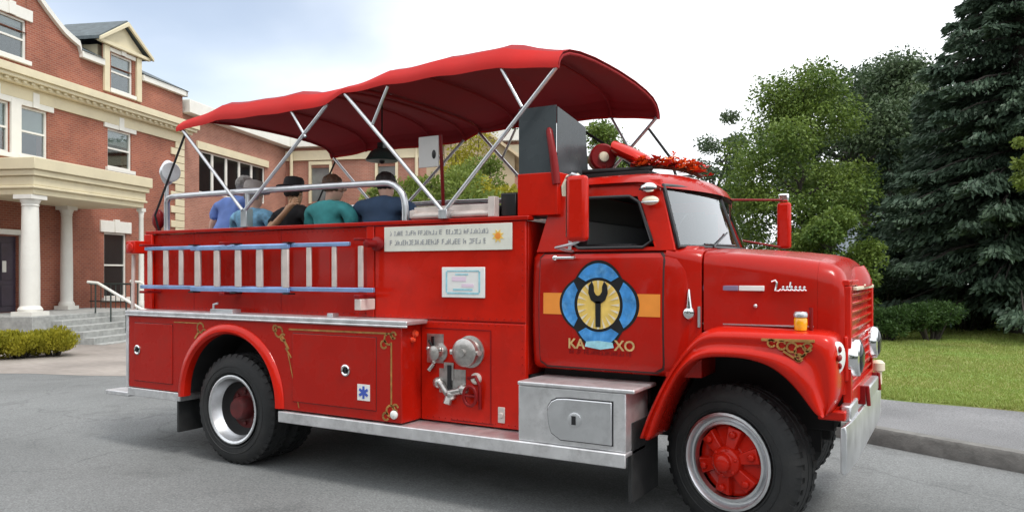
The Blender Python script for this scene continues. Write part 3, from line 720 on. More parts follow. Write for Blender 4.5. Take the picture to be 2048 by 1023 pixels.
# nose crest and trims
b = MB(); b.grid(lambda u, v: (-.612 + .075*math.cos((u-.5)*PI) - .05*v*v, lerp(.98, 1.46, u), lerp(1.66, 1.80, v) - .02*abs(2*u-1)), 10, 6); b.build('nose_crest', 'red', hd)
b = MB(); b.box(-.60, -.572, .66, 1.78, 1.632, 1.655); b.ball((-.575, 1.22, 1.66), (.022, .16, .03), n=8); b.build('nose_bar', 'cream', hd, bevel=.004)
b = MB(); b.box(-1.50, -1.265, .372, .400, 1.628, 1.662, 0); b.box(-1.262, -1.10, .378, .405, 1.628, 1.662, 1); b.build('bonnet_badge', ['plum', 'white'], hd, bevel=.003)
# chrome script: tall first letter then a row of low loops
b = MB(); X0, Z0 = -1.055, 1.632; yo = lambda x: .388 + .09*(x+1.1)*.25 - .002
def sp(x, z): return (x, .392, z)
b.tube([sp(X0+.00, Z0+.055), sp(X0+.025, Z0+.065), sp(X0+.035, Z0+.05), sp(X0+.025, Z0), sp(X0+.045, Z0-.004), sp(X0+.06, Z0+.008)], .007, 6)
pp = []
for i in range(64):
    t = i/63; pp.append(sp(X0+.06+.155*t+.008*math.sin(t*2*PI*6), Z0+.013-.013*math.cos(t*2*PI*6)))
b.tube(pp, .006, 6); b.tube([sp(X0+.115, Z0+.02), sp(X0+.12, Z0+.055)], .006, 6); b.build('bonnet_script', 'chrome', hd)
b = MB(); b.box(-1.524, -1.508, .335, .36, 1.38, 1.52); b.ball((-1.155, .385, 1.53), .014, n=6); b.box(-1.50, -.80, .372, .41, 1.402, 1.410); b.build('bonnet_catch', 'rail', hd)
b = MB(); b.ball((-1.575, .320, 1.475), (.035, .03, .05), n=10); b.tube([(-1.575, .318, 1.50), (-1.575, .312, 1.56), (-1.578, .318, 1.635)], [.024, .015, .006]); b.lathe((-1.575, .31, 1.475), (0,-1,0), [(.036,0),(.036,.012),(.02,.02),(0,.021)], 16); b.build('side_lamp', 'chrome', cab)

# --- wings (front fenders)
O_ = [(-1.862, .64), (-1.80, .80), (-1.72, .97), (-1.635, 1.12), (-1.545, 1.245), (-1.47, 1.325), (-1.39, 1.365), (-1.25, 1.372), (-1.05, 1.372), (-.85, 1.372), (-.735, 1.368), (-.675, 1.345), (-.650, 1.29), (-.640, 1.15), (-.645, 1.0), (-.685, .90)]
I_ = [(-1.785, .64), (-1.735, .78), (-1.67, .93), (-1.60, 1.06), (-1.53, 1.145), (-1.46, 1.19), (-1.37, 1.212), (-1.26, 1.218), (-1.15, 1.212), (-1.04, 1.185), (-.955, 1.14), (-.88, 1.075), (-.82, 1.005), (-.775, .945), (-.74, .905), (-.705, .885)]
def cr(P, m):   # smooth a polyline (Catmull-Rom)
    out = []
    for i in range(len(P)-1):
        p0, p1, p2, p3 = P[max(i-1, 0)], P[i], P[i+1], P[min(i+2, len(P)-1)]
        for k in range(m):
            t = k/m; out.append(tuple(.5*((2*p1[j]) + (-p0[j]+p2[j])*t + (2*p0[j]-5*p1[j]+4*p2[j]-p3[j])*t*t + (-p0[j]+3*p1[j]-3*p2[j]+p3[j])*t**3) for j in range(len(p1))))
    return out + [P[-1]]
Os, Is = cr(O_, 4), cr(I_, 4)
for near, Y in sides():
    b = MB(); secs = []
    n = len(Os)
    for i, (o, q) in enumerate(zip(Os, Is)):
        d = (o[0]-q[0], o[1]-q[1]); l = math.hypot(*d); 
        t = i/n
        front = sstep((t-.60)/.15)
        nx, nz = d[0]/l, d[1]/l
        def at(k, y, e=0): return (q[0]+d[0]*k+nx*e, Y(y), q[1]+d[1]*k+nz*e)
        secs.append([at(0, .62), at(0, .118), at(.04, .098), at(.16, .092), at(.30, .104), at(.36, .128), at(.62, .136), at(.72, .124), at(.84, .124), at(.95, .140), at(1, .165, .004), at(1, .20, .014), at(1, .30, .02), at(1, .47, .022)])
    b.loft(secs, closed=False, caps=False); w = b.build('front_wing', 'redb', T, angle=60)
    s_ = w.modifiers.new('thick', 'SOLIDIFY'); s_.thickness = .006; s_.offset = 0
    b = MB(); r2 = random.Random(4)
    def gstrip(x0, z0, x1, z1, w): 
        dx, dz = x1-x0, z1-z0; l = math.hypot(dx, dz); nx, nz = -dz/l*w/2, dx/l*w/2
        b.hexa([(x0+nx, Y(.1135), z0+nz), (x1+nx, Y(.1135), z1+nz), (x1-nx, Y(.1135), z1-nz), (x0-nx, Y(.1135), z0-nz)], [(x0+nx, Y(.14), z0+nz), (x1+nx, Y(.14), z1+nz), (x1-nx, Y(.14), z1-nz), (x0-nx, Y(.14), z0-nz)])
    gstrip(-1.06, 1.335, -.75, 1.338, .016)
    for (cx_, cz_, r_) in ((-1.0, 1.315, .022), (-.94, 1.305, .026), (-.88, 1.295, .03), (-.83, 1.275, .034), (-.79, 1.30, .026), (-.84, 1.235, .022)):
        p = arc(cx_, cz_, r_, r_, 20, 330, 8)
        for (xa, za), (xb, zb) in zip(p, p[1:]): gstrip(xa, za, xb, zb, .011)
    gstrip(-.93, 1.27, -.84, 1.215, .012); gstrip(-.84, 1.215, -.765, 1.31, .014)
    b.build('gold_scroll', 'gold', w)
    # amber signal lamp on the wing
    b = MB(); b.lathe((-.855, Y(.27), 1.385), (0,0,1), [(.022, 0), (.036, .006), (.040, .03), (.040, .075), (.034, .085)], 18, 0); b.lathe((-.855, Y(.27), 1.472), (0,0,1), [(.042, 0), (.044, .018), (.036, .032), (0, .036)], 18, 1); b.tube([(-.80, Y(.31), 1.39), (-.80, Y(.31), 1.53)], .012, 8, 2)
    b.build('signal_lamp', ['amber', 'rail', 'redd'], w)
    # white round badge on the front face of the wing
    b = MB(); cxb, cyb, czb = -.636, Y(.235), 1.235
    b.lathe((cxb-.02, cyb, czb), (1, (-.35 if near else .35), 0), [(.098, 0), (.098, .022), (.090, .026), (0, .027)], 24, 0); b.build('wing_badge', 'white', w)
    b = MB()
    for k in range(4):
        a = PI/2*k; b.ball((cxb+.012, cyb+.05*math.cos(a), czb+.05*math.sin(a)), (.012, .02, .02), n=6)
    b.ball((cxb+.014, cyb, czb), (.01, .02, .02), n=6); b.build('badge_cross', 'redd', w)
# --- radiator shell and grille, headlights
b = MB(); b.box(-.70, -.622, .50, 1.94, .90, 1.665, 1)
for k in range(11):
    z = 1.02 + .056*k
    b.hexa([(-.628, .56, z), (-.628, 1.88, z), (-.60, 1.88, z+.012), (-.60, .56, z+.012)], [(-.628, .56, z+.034), (-.628, 1.88, z+.034), (-.595, 1.88, z+.03), (-.595, .56, z+.03)], 0)
b.box(-.640, -.590, .49, .555, .90, 1.66); b.box(-.640, -.590, 1.885, 1.95, .90, 1.66); b.box(-.640, -.588, .56, 1.88, .88, 1.0); b.box(-.66, -.60, .49, 1.95, 1.662, 1.70)
b.build('grille', ['redb', 'seam'], T, bevel=.006)
b = MB(); b.box(-.76, -.60, .30, 2.14, .84, .90); b.build('front_valance', 'redb', T, bevel=.01)
for near, Y in sides():
    b = MB(); c = (-.625, Y(.60), 1.205)
    b.lathe(c, (1,0,0), [(.125, 0), (.128, .03), (.118, .075), (.100, .082)], 26, 0, caps=False); b.lathe((c[0]+.07, c[1], c[2]), (1,0,0), [(.104, 0), (.09, .018), (.05, .03), (0, .034)], 24, 1)
    b.build('headlight', ['chrome', 'winglass'], T)
    b = MB(); b.box(-.636, -.605, Y(.46), Y(.74), 1.06, 1.35); b.build('headlight_bezel', 'redb', T, bevel=.02, seg=3)
# --- bumper with its fittings
b = MB()
prof = [(-.575, .565), (-.548, .555), (-.54, .60), (-.54, .80), (-.548, .845), (-.575, .835)]
def brow(y, k): return [(x - .012 - .02*k, y, z) for x, z in prof]
b.loft([brow(lerp(.12, 2.40, i/14), abs(2*i/14-1)**6) for i in range(15)], smooth=False)
bp_ = b.build('bumper', 'tread', T, bevel=.006)
for yb_ in (.98, 1.80):
    b = MB(); b.box(-.64, -.555, yb_, yb_+.03, .848, .975); b.tube([(-.545, yb_+.015, .975), (-.535, yb_+.015, .84)], .014); b.build('bumper_bracket', 'redd', bp_, bevel=.006)
b = MB(); b.box(-.63, -.54, 1.04, 1.79, .85, .955); b.build('bumper_box', 'alu', bp_, bevel=.012)
b = MB(); b.box(-.64, -.575, .36, .74, .83, .93); b.build('bumper_step', 'alu', bp_, bevel=.012)
b = MB(); b.lathe((-.57, 2.12, .848), (0,0,1), [(.028, 0), (.028, .10), (.05, .11), (.05, .17), (.03, .19), (0, .195)], 16); b.build('bumper_lamp', 'cream', bp_)

# --- wheels
def wheel(cx, cy, dual, steer, near):
    s = -1 if near else 1
    Rm = Matrix.Translation((cx, cy, .5)) @ Matrix.Rotation(math.radians(steer), 4, 'Z')
    e = thing_part('wheel', (cx, cy, .5))
    ax = (Rm.to_3x3() @ Vector((0, s, 0)))
    cc = Vector((cx, cy, .5))
    def tyre(off):
        b = MB(); R = .497; w = .125
        prof = [(.31, -.02), (.335, .015), (.37, .022), (.43, .018), (.465, .0), (.487, -.022)]
        back = [(r, -2*w+.0 - h - .0) for r, h in prof[::-1]]
        n = 72; full = prof + [(R, -.034), (R-.012, -.075), (R, -.08), (R, -.12), (R-.012, -.125), (R, -.13), (R, -.17), (R-.012, -.175), (R, -.18), (R, -.216)] + back
        b.lathe(cc + ax*off, ax, full, n, 0, caps=False)
        # tread lugs round both shoulders
        u = ax.cross(Vector((0,0,1))); u.normalize(); wv = ax.cross(u)
        for k in range(40):
            for side in (0, 1):
                a = 2*PI*(k+.5*side)/40; 
                def pt(r, h, da): return cc + ax*(off+h) + (u*math.cos(a+da)+wv*math.sin(a+da))*r
                h0, h1 = ((-.004, -.07) if side == 0 else (-.18, -.246))
                hin = -.022 if side == 0 else -.228
                q = [pt(.470, h0, -.045), pt(.470, h0, .045), pt(.470, h1, .045), pt(.470, h1, -.045)]
                q2 = [pt(.503, h0 - (.02 if side == 0 else 0), -.04), pt(.503, h0 - (.02 if side == 0 else 0), .04), pt(.503, h1 + (0 if side == 0 else .02), .04), pt(.503, h1 + (0 if side == 0 else .02), -.04)]
                b.hexa(q, q2)
        for r_ in (.395, .345): b.lathe(cc + ax*(off+.0215), ax, [(r_-.004, -.001), (r_, .004), (r_+.004, -.001)], n, 0, caps=False)
        return b.build('tyre', 'rubber', e, angle=35)
    tyre(.0)
    if dual: tyre(-.30)
    b = MB()
    if dual:
        b.lathe(cc, ax, [(.312, .0), (.316, .022), (.304, .026), (.286, .016), (.272, -.03), (.256, -.055), (.244, -.075)], 40, 0, caps=False)
        b.lathe(cc, ax, [(.245, -.07), (.225, -.12), (.19, -.15), (.0, -.155)], 40, 1, caps=False)  # black disc: shadow of the deep dish put in as colour
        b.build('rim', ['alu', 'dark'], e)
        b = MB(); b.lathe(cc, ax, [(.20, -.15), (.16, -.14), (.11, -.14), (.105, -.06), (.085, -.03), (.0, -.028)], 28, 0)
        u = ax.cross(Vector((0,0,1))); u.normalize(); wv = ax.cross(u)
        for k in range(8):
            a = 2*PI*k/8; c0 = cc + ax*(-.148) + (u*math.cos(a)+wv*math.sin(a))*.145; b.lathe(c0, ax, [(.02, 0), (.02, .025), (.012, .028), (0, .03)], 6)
        b.build('hub', 'hubshade', e)
    else:
        b.lathe(cc, ax, [(.318, .0), (.322, .024), (.306, .028), (.292, .012), (.286, -.012), (.270, -.016), (.262, .004), (.246, .006), (.238, -.03)], 44, 0, caps=False)
        b.build('rim', 'alu', e)
        b = MB(); b.lathe(cc, ax, [(.242, -.06), (.20, -.05), (.12, -.035), (.105, -.03), (.10, .03), (.085, .045), (.062, .05), (.058, .085), (.04, .10), (0, .104)], 36, 0)
        u = ax.cross(Vector((0,0,1))); u.normalize(); wv = ax.cross(u)
        for k in range(6):
            a = 2*PI*k/6+.3
            def pt(r, h, da): return cc + ax*h + (u*math.cos(a+da)+wv*math.sin(a+da))*r
            b.hexa([pt(.09, -.05, -.42), pt(.09, -.05, .42), pt(.236, -.05, .27), pt(.236, -.05, -.27)], [pt(.095, .012, -.36), pt(.095, .012, .36), pt(.228, -.004, .22), pt(.228, -.004, -.22)])
            c0 = cc + ax*(-.004) + (u*math.cos(a)+wv*math.sin(a))*.185; b.lathe(c0, ax, [(.026, 0), (.026, .024), (.016, .03), (0, .032)], 8)
            c0 = cc + ax*(.03) + (u*math.cos(a)+wv*math.sin(a))*.085; b.lathe(c0, ax, [(.014, 0), (.014, .018), (0, .022)], 6)
        b.build('hub', 'redb', e, bevel=.006)
        b = MB(); b.lathe(cc, ax, [(.245, -.07), (.0, -.068)], 30); b.build('brake_drum', 'dark', e)
def thing_part(name, w):
    o = bpy.data.objects.new(name, None); o.empty_display_size = .1; link(o, w, T); return o
wheel(-1.33, .36, False, -17, True); wheel(-1.33, W2-.36, False, -17, False)
wheel(-5.735, .055, True, 0, True); wheel(-5.735, W2-.055, True, 0, False)

# --- mirrors
b = MB(); b.box(-2.285, -2.135, -.13, -.055, 1.955, 2.395); mr = b.build('mirror', 'redb', T, bevel=.03, seg=3)
b = MB(); b.box(-2.288, -2.284, -.115, -.07, 1.985, 2.365); b.build('mirror_glass', 'chrome', mr)
b = MB(); b.tube([(-2.44, .31, 1.90), (-2.42, .0, 1.92), (-2.25, -.09, 1.94), (-2.2, -.09, 1.96)], .011); b.tube([(-2.40, .33, 2.36), (-2.36, .05, 2.40), (-2.25, -.09, 2.41), (-2.2, -.09, 2.39)], .011); b.tube([(-2.46, .30, 1.90), (-2.44, .29, 2.10), (-2.43, .31, 2.38)], .014)
b.build('mirror_arm', 'rail', mr)
b = MB(); b.tube([(-2.44, .20, 2.30), (-2.435, .18, 2.36), (-2.40, .17, 2.415), (-2.34, .17, 2.42), (-2.31, .19, 2.39)], .030, 12); b.tube([(-2.40, .18, 2.40), (-2.40, .33, 2.38)], .012); b.build('mirror_bracket', 'cream', mr)
b = MB(); b.box(-1.455, -1.335, 2.58, 2.66, 1.965, 2.39); fm = b.build('mirror', 'redb', T, bevel=.025, seg=3)
b = MB(); b.tube([(-1.83, 2.09, 2.40), (-1.80, 2.40, 2.415), (-1.40, 2.60, 2.41)], .011); b.tube([(-1.83, 2.12, 1.98), (-1.835, 2.38, 2.06), (-1.835, 2.42, 2.40)], .014); b.tube([(-1.83, 2.4, 2.06), (-1.40, 2.6, 1.975)], .010); b.build('mirror_arm', 'redd', fm)
b = MB(); b.box(-1.44, -1.35, 2.585, 2.655, 2.395, 2.47); b.build('mirror_cap', 'chrome', fm, bevel=.015)
# roof corner lamps on the A pillar
for near, Y in sides():
    for (x, z, r) in ((-1.865, 2.335, .062), (-1.85, 2.245, .055)):
        b = MB(); b.ball((x, Y(.318), z), (.062, .036, .036 if z > 2.3 else .032), n=10); b.tube([(x-.058, Y(.30), z-.01), (x-.02, Y(.28), z-.012), (x+.02, Y(.28), z-.012), (x+.058, Y(.30), z-.01)], .007, 6, 1)
        b.build('corner_lamp', ['chrome', 'black'] if z > 2.3 else ['cream', 'rail'], cab)

# --- windbreak behind the cab
b = MB(); b.box(-2.90, -2.585, .305, .345, 2.174, 2.49); b.box(-2.90, -2.585, 1.0, 1.04, 2.174, 2.49); b.box(-2.585, -2.56, .305, 1.04, 2.174, 2.49); b.box(-2.90, -2.60, .35, .99, 2.175, 2.20); wb = b.build('windbreak_box', 'redb', T, bevel=.006)
b = MB(); b.box(-2.895, -2.58, .318, .326, 2.492, 2.985); b.build('windbreak_pane', 'plexi', wb)
b = MB(); b.hexa([(-2.577, .327, 2.492), (-2.577, .88, 2.492), (-2.577, .82, 2.90), (-2.577, .327, 2.975)], [(-2.571, .327, 2.492), (-2.571, .88, 2.492), (-2.571, .82, 2.90), (-2.571, .327, 2.975)]); b.build('windbreak_pane', 'plexi', wb)
b = MB(); b.tube([(-2.575, .318, 2.40), (-2.60, .318, 2.60), (-2.635, .318, 2.80), (-2.64, .318, 2.82)], [.032, .030, .026, .012], 12); b.build('windbreak_post', 'redd', wb)

# --- grab rail along the near and far walls
for near, Y in sides():
    b = MB(); y = Y(.285)
    pts = [(-7.0, y, 2.175), (-7.0, y, 2.46), (-6.97, y, 2.505), (-6.9, y, 2.515)] + [(-6.0, y, 2.512), (-4.8, y, 2.505), (-4.16, y, 2.495)] + [(-4.16+.21*math.sin(t*PI/12), y, 2.285+.21*math.cos(t*PI/12)) for t in range(1, 7)] + [(-3.95, y, 2.175)]
    b.tube(pts, .028, 12)
    for x in (-5.82,): b.tube([(x, y, 2.175), (x, y, 2.51)], .020, 10)
    b.build('grab_rail', 'rail', T)
    b = MB(); b.tube([(-3.88, y, 2.205), (-3.1, y, 2.205)], .028); b.box(-3.13, -3.07, Y(.25), Y(.32), 2.175, 2.33); b.box(-3.87, -3.10, Y(.30), Y(.315), 2.215, 2.28)
    b.lathe((-3.87, y, 2.19), (0,0,1), [(.03, 0), (.03, .06), (0, .07)], 10)
    b.build('side_rack', 'rung', T, bevel=.004)
# stowed hose and boxes in the bed
b = MB(); r = random.Random(2)
for i in range(4):
    x = -3.8 + .21*i; b.tube([(x+.07*math.cos(t*PI/8), .52+.17*math.sin(t*PI/8), 2.20+.012*i) for t in range(16)], .04, 8, closed=True)
b.box(-3.85, -3.0, .42, 1.9, 1.402, 2.16)
b.build('hose_stowage', 'seat', T, bevel=.004)
b = MB(); b.box(-3.07, -2.93, .34, .75, 2.176, 2.36); b.build('battery_box', 'black', T, bevel=.01)
# benches
b = MB()
for (y0, y1, yb0) in ((.62, 1.02, .56), (1.50, 1.90, 1.90)):
    b.box(-7.05, -4.2, y0, y1, 1.77, 1.84)
    for x in (-6.9, -5.6, -4.3): b.box(x, x+.06, y0+.05, y1-.05, 1.402, 1.768)
b.build('bench', 'seat', T, bevel=.012)
# rear floodlight on its pole
b = MB(); b.tube([(-7.19, .42, 2.10), (-7.19, .42, 2.66)], .022); b.ball((-7.17, .42, 2.79), (.085, .07, .13), n=12); b.lathe((-7.10, .40, 2.79), (1, -.3, 0), [(.10, -.04), (.105, .0), (.095, .02), (.0, .028)], 20); b.build('floodlight', 'alu', T)
b = MB(); b.tube([(-7.24, .36, 2.10), (-7.24, .36, 2.40)], .03); b.ball((-7.24, .36, 2.30), (.07, .06, .11), n=8); b.build('rear_lamp', 'redd', T)
b = MB(); b.box(-7.40, -7.26, .10, .30, 1.94, 2.07); b.lathe((-7.33, .11, 2.0), (0,-1,0), [(.05, 0), (.055, .02), (0, .03)], 14); b.build('tail_lamp', 'redb', T, bevel=.015)
b = MB(); b.tube([(-7.35, .16, .56), (-7.38, .16, 1.2), (-7.36, .16, 1.93)], .018); b.build('tail_handrail', 'rung', T)
# ladder brackets
for x in (-7.08, -5.9, -4.27):
    for z0, z1 in ((1.54, 1.565), (2.01, 2.03)):
        b = MB(); b.box(x-.03, x+.03, .05, .26, z0, z1); b.build('ladder_bracket', 'redd', T, bevel=.006)
b = MB(); b.box(-4.30, -4.23, .06, .24, 1.44, 1.53); b.build('ladder_bracket', 'rung', T, bevel=.006)
b = MB(); b.lathe((-4.19, .235, 1.985), (0,-1,0), [(.06, 0), (.06, .03), (.03, .05), (.03, .16), (0, .17)], 14); b.build('ladder_clamp', 'redd', T)
# roof gear: siren, rolled tarp and light bar on the cab
b = MB(); b.lathe((-2.50, .98, 2.67), (.6, -.8, 0), [(.04, -.14), (.09, -.12), (.105, -.02), (.11, .05), (.095, .065)], 22, 0, caps=True); b.lathe((-2.461, .928, 2.67), (.6, -.8, 0), [(.042, 0), (.038, .02), (0, .03)], 16, 1); b.box(-2.54, -2.44, .92, 1.06, 2.485, 2.60)
b.build('siren', ['redd', 'cream'], T)
b = MB(); b.loft([[(x, .98+w*math.cos(a)*s, z+h*math.sin(a)*s) for a in [2*PI*k/14 for k in range(14)]] for x, z, w, h, s in ((-2.40, 2.745, .13, .06, .3), (-2.37, 2.735, .14, .068, .9), (-2.24, 2.67, .14, .068, 1), (-2.11, 2.605, .14, .064, .95), (-2.08, 2.59, .12, .056, .5))]); b.box(-2.24, -2.20, .94, 1.02, 2.47, 2.62)
b.build('beacon', 'redb', T)
b = MB(); b.box(-2.55, -2.0, .70, 1.60, 2.478, 2.51); b.tube([(-2.55, .72, 2.53), (-2.0, .78, 2.53)], .02); b.tube([(-2.5, 1.5, 2.53), (-1.9, 1.45, 2.53)], .02); b.build('roof_rack', 'dark', T, bevel=.004)

# --- two fabric canopies on tube frames
CPROF = [(0, 0), (.02, .085), (.07, .15), (.17, .205), (.34, .245), (.60, .275), (.85, .285), (1.06, .288)]
def cprofile():
    L_ = [(.205+y, z) for y, z in CPROF]; L_ = L_ + [(W2-y, z) for y, z in L_[:-1][::-1]]; return [(.205+(y-.205)*1.071, z) for y, z in L_]
CP = cprofile()
def canopy(xs, bows):
    secs = []
    for x, z0, k in xs: secs.append([(x, y, z0 + dz*k) for y, dz in CP])
    flat = [tuple(v for p in s for v in p) for s in secs]; S_ = []
    for i in range(len(flat)-1):
        for q in range(8):
            t = q/8; sg = math.sin(PI*t)*.016*min(1, abs(flat[i+1][0]-flat[i][0])/.45)
            row = [lerp(p, n_, t) for p, n_ in zip(flat[i], flat[i+1])]
            for j in range(len(CP)):
                e = math.sin(PI*j/(len(CP)-1)); row[3*j+2] -= sg*(.3+.9*e) + .004*math.sin(9*row[3*j+1]+13*row[3*j])
            S_.append(tuple(row))
    S_.append(flat[-1])
    secs = [[(s[3*i], s[3*i+1], s[3*i+2]) for i in range(len(CP))] for s in S_]
    b = MB(); b.loft(secs, closed=False, caps=False); cn = b.build('canopy', 'canopy', T, angle=14)
    so = cn.modifiers.new('thick', 'SOLIDIFY'); so.thickness = .005; so.offset = 1
    for near, Y in sides():   # hem valance, brighter outer band
        i0, i1, i2, sg = (0, 1, 2, -1) if near else (-1, -2, -3, 1)
        b = MB(); b.loft([[(s[i0][0], s[i0][1]+sg*.006, s[i0][2]-.018), (s[i0][0], s[i0][1]+sg*.008, s[i0][2]+.02), (s[i1][0], s[i1][1]+sg*.008, s[i1][2]), (s[i2][0], s[i2][1]+sg*.004, s[i2][2]+.006)] for s in secs], closed=False, caps=False); b.build('valance', 'valance', cn, angle=80)
    for (x, z0, k) in bows:
        b = MB(); b.tube([(x, y+(.012 if y < 1.22 else -.012), z0 + dz*k - .018) for y, dz in CP], .012, 8); b.build('bow', 'canopy', cn)
    return cn
c1 = canopy([(-4.56, 3.290, .36), (-4.1, 3.305, .76), (-3.55, 3.31, .90), (-3.0, 3.305, .98), (-2.5, 3.24, .76)], [(-4.55, 3.29, .36), (-4.1, 3.295, .75), (-3.0, 3.295, .96), (-2.515, 3.24, .74)])
c2 = canopy([(-6.74, 3.165, .58), (-6.15, 3.215, .90), (-5.2, 3.20, .96), (-4.75, 3.215, .74), (-4.562, 3.289, .36)], [(-6.70, 3.17, .60), (-6.15, 3.208, .89), (-5.2, 3.193, .95), (-4.75, 3.21, .73)])
for near, Y in sides():
    y = .222 if near else 2.355
    def pole(cn, a, bb, nm='pole', r=.0165, mt='rail', y2=None):
        b = MB(); b.tube([(a[0], y, a[1]), (bb[0], y if y2 is None else y2, bb[1])], r, 10); return b.build(nm, mt, cn)
    pole(c1, (-3.535, 2.235), (-4.546, 3.27)); pole(c1, (-3.505, 2.235), (-2.526, 3.235)); pole(c1, (-4.083, 3.28), (-4.243, 2.985), r=.013); pole(c1, (-2.99, 3.28), (-2.813, 2.975), r=.013)
    pole(c2, (-5.815, 2.33), (-6.66, 3.15)); pole(c2, (-5.78, 2.33), (-4.746, 3.21)); pole(c2, (-5.196, 3.21), (-5.006, 2.945), r=.013)
    b = MB(); b.tube([(-6.63, y, 3.12), (-7.0, y, 2.50), (-7.10, y, 2.33), (-7.12, Y(.28), 2.175)], .011, 8); b.build('strap', 'strap', c2)
    b = MB(); b.box(-3.56, -3.48, .20 if near else 2.14, .30 if near else 2.37, 2.173, 2.245); b.build('pole_mount', 'rail', c1, bevel=.004)
    b = MB(); b.box(-5.84, -5.76, .22 if near else 2.14, .30 if near else 2.37, 2.173, 2.345); b.build('pole_mount', 'rail', c2, bevel=.004)
b = MB(); b.tube([(-2.60, 2.36, 3.13), (-2.345, W2-.24, 2.83), (-2.20, W2-.30, 2.46)], .013, 8); b.build('strap', 'strap', c1)
b = MB(); b.tube([(-3.43, 2.36, 3.27), (-2.90, W2-.24, 2.93), (-2.45, W2-.30, 2.52)], .014, 8); b.build('strap', 'strap', c1)
b = MB(); b.tube([(-3.95, .86, 1.42), (-3.955, .83, 2.4), (-3.96, .80, 2.96)], .016, 8); sp_ = b.build('sign_post', 'redd', T)
b = MB(); b.box(-4.19, -3.975, .785, .80, 2.68, 2.955); b.build('sign_board', 'white', sp_, bevel=.004)
b = MB(); b.ball((-4.02, .782, 2.79), (.022, .008, .04), n=8); b.build('sign_clip', 'black', sp_)

# ================================================================== things carried by the truck
LD = thing('ladder', 'long two-section ladder with steel rails coloured with a painted blue reflection, hung on the side of the fire truck', 'ladder', (-5.65, .13, 1.56))
b = MB(); b.box(-7.17, -4.14, .10, .132, 1.585, 1.622); b.build('rail', 'bluereflect', LD, bevel=.006)
b = MB(); b.box(-7.10, -4.40, .10, .132, 1.968, 2.003); b.build('rail', 'bluereflect', LD, bevel=.006)
b = MB(); b.box(-6.35, -5.06, .060, .094, 1.570, 1.612); b.build('rail', 'bluereflect', LD, bevel=.006)
b = MB(); b.box(-6.35, -5.06, .060, .094, 1.955, 1.995); b.build('rail', 'bluereflect', LD, bevel=.006)
for x, w in ((-7.03, .06), (-6.78, .07), (-6.55, .06), (-6.30, .075), (-6.03, .075), (-5.75, .075), (-5.47, .075), (-5.15, .08), (-4.86, .055), (-4.57, .05), (-4.28, .05)):
    b = MB(); b.box(x-w/2, x+w/2, .105, .128, 1.6225, 1.9675); b.build('rung', 'rung', LD, bevel=.008)
for x in (-6.26, -5.99, -5.70, -5.42, -5.10):
    b = MB(); b.box(x-.036, x+.036, .066, .090, 1.6125, 1.9545); b.build('rung', 'rung', LD, bevel=.008)
for x in (-6.33, -5.08, -5.75):
    for z0, z1 in ((1.555, 1.569), (2.004, 2.014)):
        b = MB(); b.box(x-.035, x+.035, .052, .136, z0, z1); b.build('guide_clamp', 'black', LD)

bl = thing('bell', 'dark green dome bell hanging below the canopies', 'bell', (-4.95, 1.2, 2.86))
b = MB(); b.lathe((-4.95, 1.2, 2.86), (0,0,1), [(.155, -.012), (.165, .0), (.150, .02), (.135, .045), (.115, .075), (.08, .10), (.04, .115), (.0, .118)], 28); b.lathe((-4.95, 1.2, 2.849), (0,0,1), [(.15, 0), (.10, .05), (0, .07)], 24); b.build('dome', 'bellg', bl)
b = MB(); b.tube([(-4.95, 1.2, 2.975), (-4.95, 1.2, 3.47)], .008); b.box(-4.985, -4.915, 1.17, 1.23, 2.972, 3.03); b.build('hanger', 'black', bl)
b = MB(); b.ball((-4.95, 1.2, 2.85), .03, n=8); b.build('clapper', 'black', bl)

# garland of orange flowers along the roof
g = thing('flower_garland', 'garland of orange and red flowers lying along the front of the cab roof', 'garland', (-1.98, .95, 2.48))
r = random.Random(9); bo, br_, bg = MB(), MB(), MB()
line = [(-2.14, .84, 2.555), (-2.05, .83, 2.55), (-1.96, .84, 2.545), (-1.88, .87, 2.535), (-1.80, .92, 2.52), (-1.74, .98, 2.50), (-1.71, 1.05, 2.48)]
bg.tube(line, .018, 6)
for i in range(150):
    k = r.random()*(len(line)-1.001); a = int(k); p = Vector(line[a]).lerp(Vector(line[a+1]), k-a) + Vector((r.gauss(0, .04), r.gauss(0, .04), abs(r.gauss(.015, .035))))
    tgt = bo if (r.random() < .62) else br_
    for q in range(5):
        t = 2*PI*q/5 + r.random(); d = Vector((math.cos(t), math.sin(t), r.uniform(-.2, .9))).normalized(); s = Vector((-d.y, d.x, r.uniform(-.3, .3))); L_ = r.uniform(.035, .06)
        tgt.add([p, p+d*L_*.6+s*L_*.35, p+d*L_, p+d*L_*.6-s*L_*.35], [(0,1,2,3)])
bo.build('flowers', 'petalo', g, fixn=False); br_.build('flowers', 'petalr', g, fixn=False); bg.build('stem', 'hairn', g)

# --- passengers (backs to the kerb side, seated on the near bench)
def skin_mesh(name, J, E, m_, parent, root, sub=1, label=None):
    bm = bmesh.new(); lay = bm.verts.layers.skin.verify(); vs = {}
    org = Vector(J[root][0])
    for k, (p, rad) in J.items():
        v = bm.verts.new(Vector(p) - org); vs[k] = v
        v[lay].radius = rad if isinstance(rad, tuple) else (rad, rad); v[lay].use_root = (k == root)
    for a, c in E: bm.edges.new((vs[a], vs[c]))
    me = bpy.data.meshes.new(name); bm.to_mesh(me); bm.free(); me.materials.append(M[m_])
    o = bpy.data.objects.new(name, me); link(o, org, parent)
    s = o.modifiers.new('skin', 'SKIN'); s.use_smooth_shade = True
    if sub: q = o.modifiers.new('sub', 'SUBSURF'); q.levels = sub; q.render_levels = sub
    return o
FOLDS = bpy.data.textures.new('folds', 'CLOUDS'); FOLDS.noise_scale = .11; FOLDS.noise_depth = 2
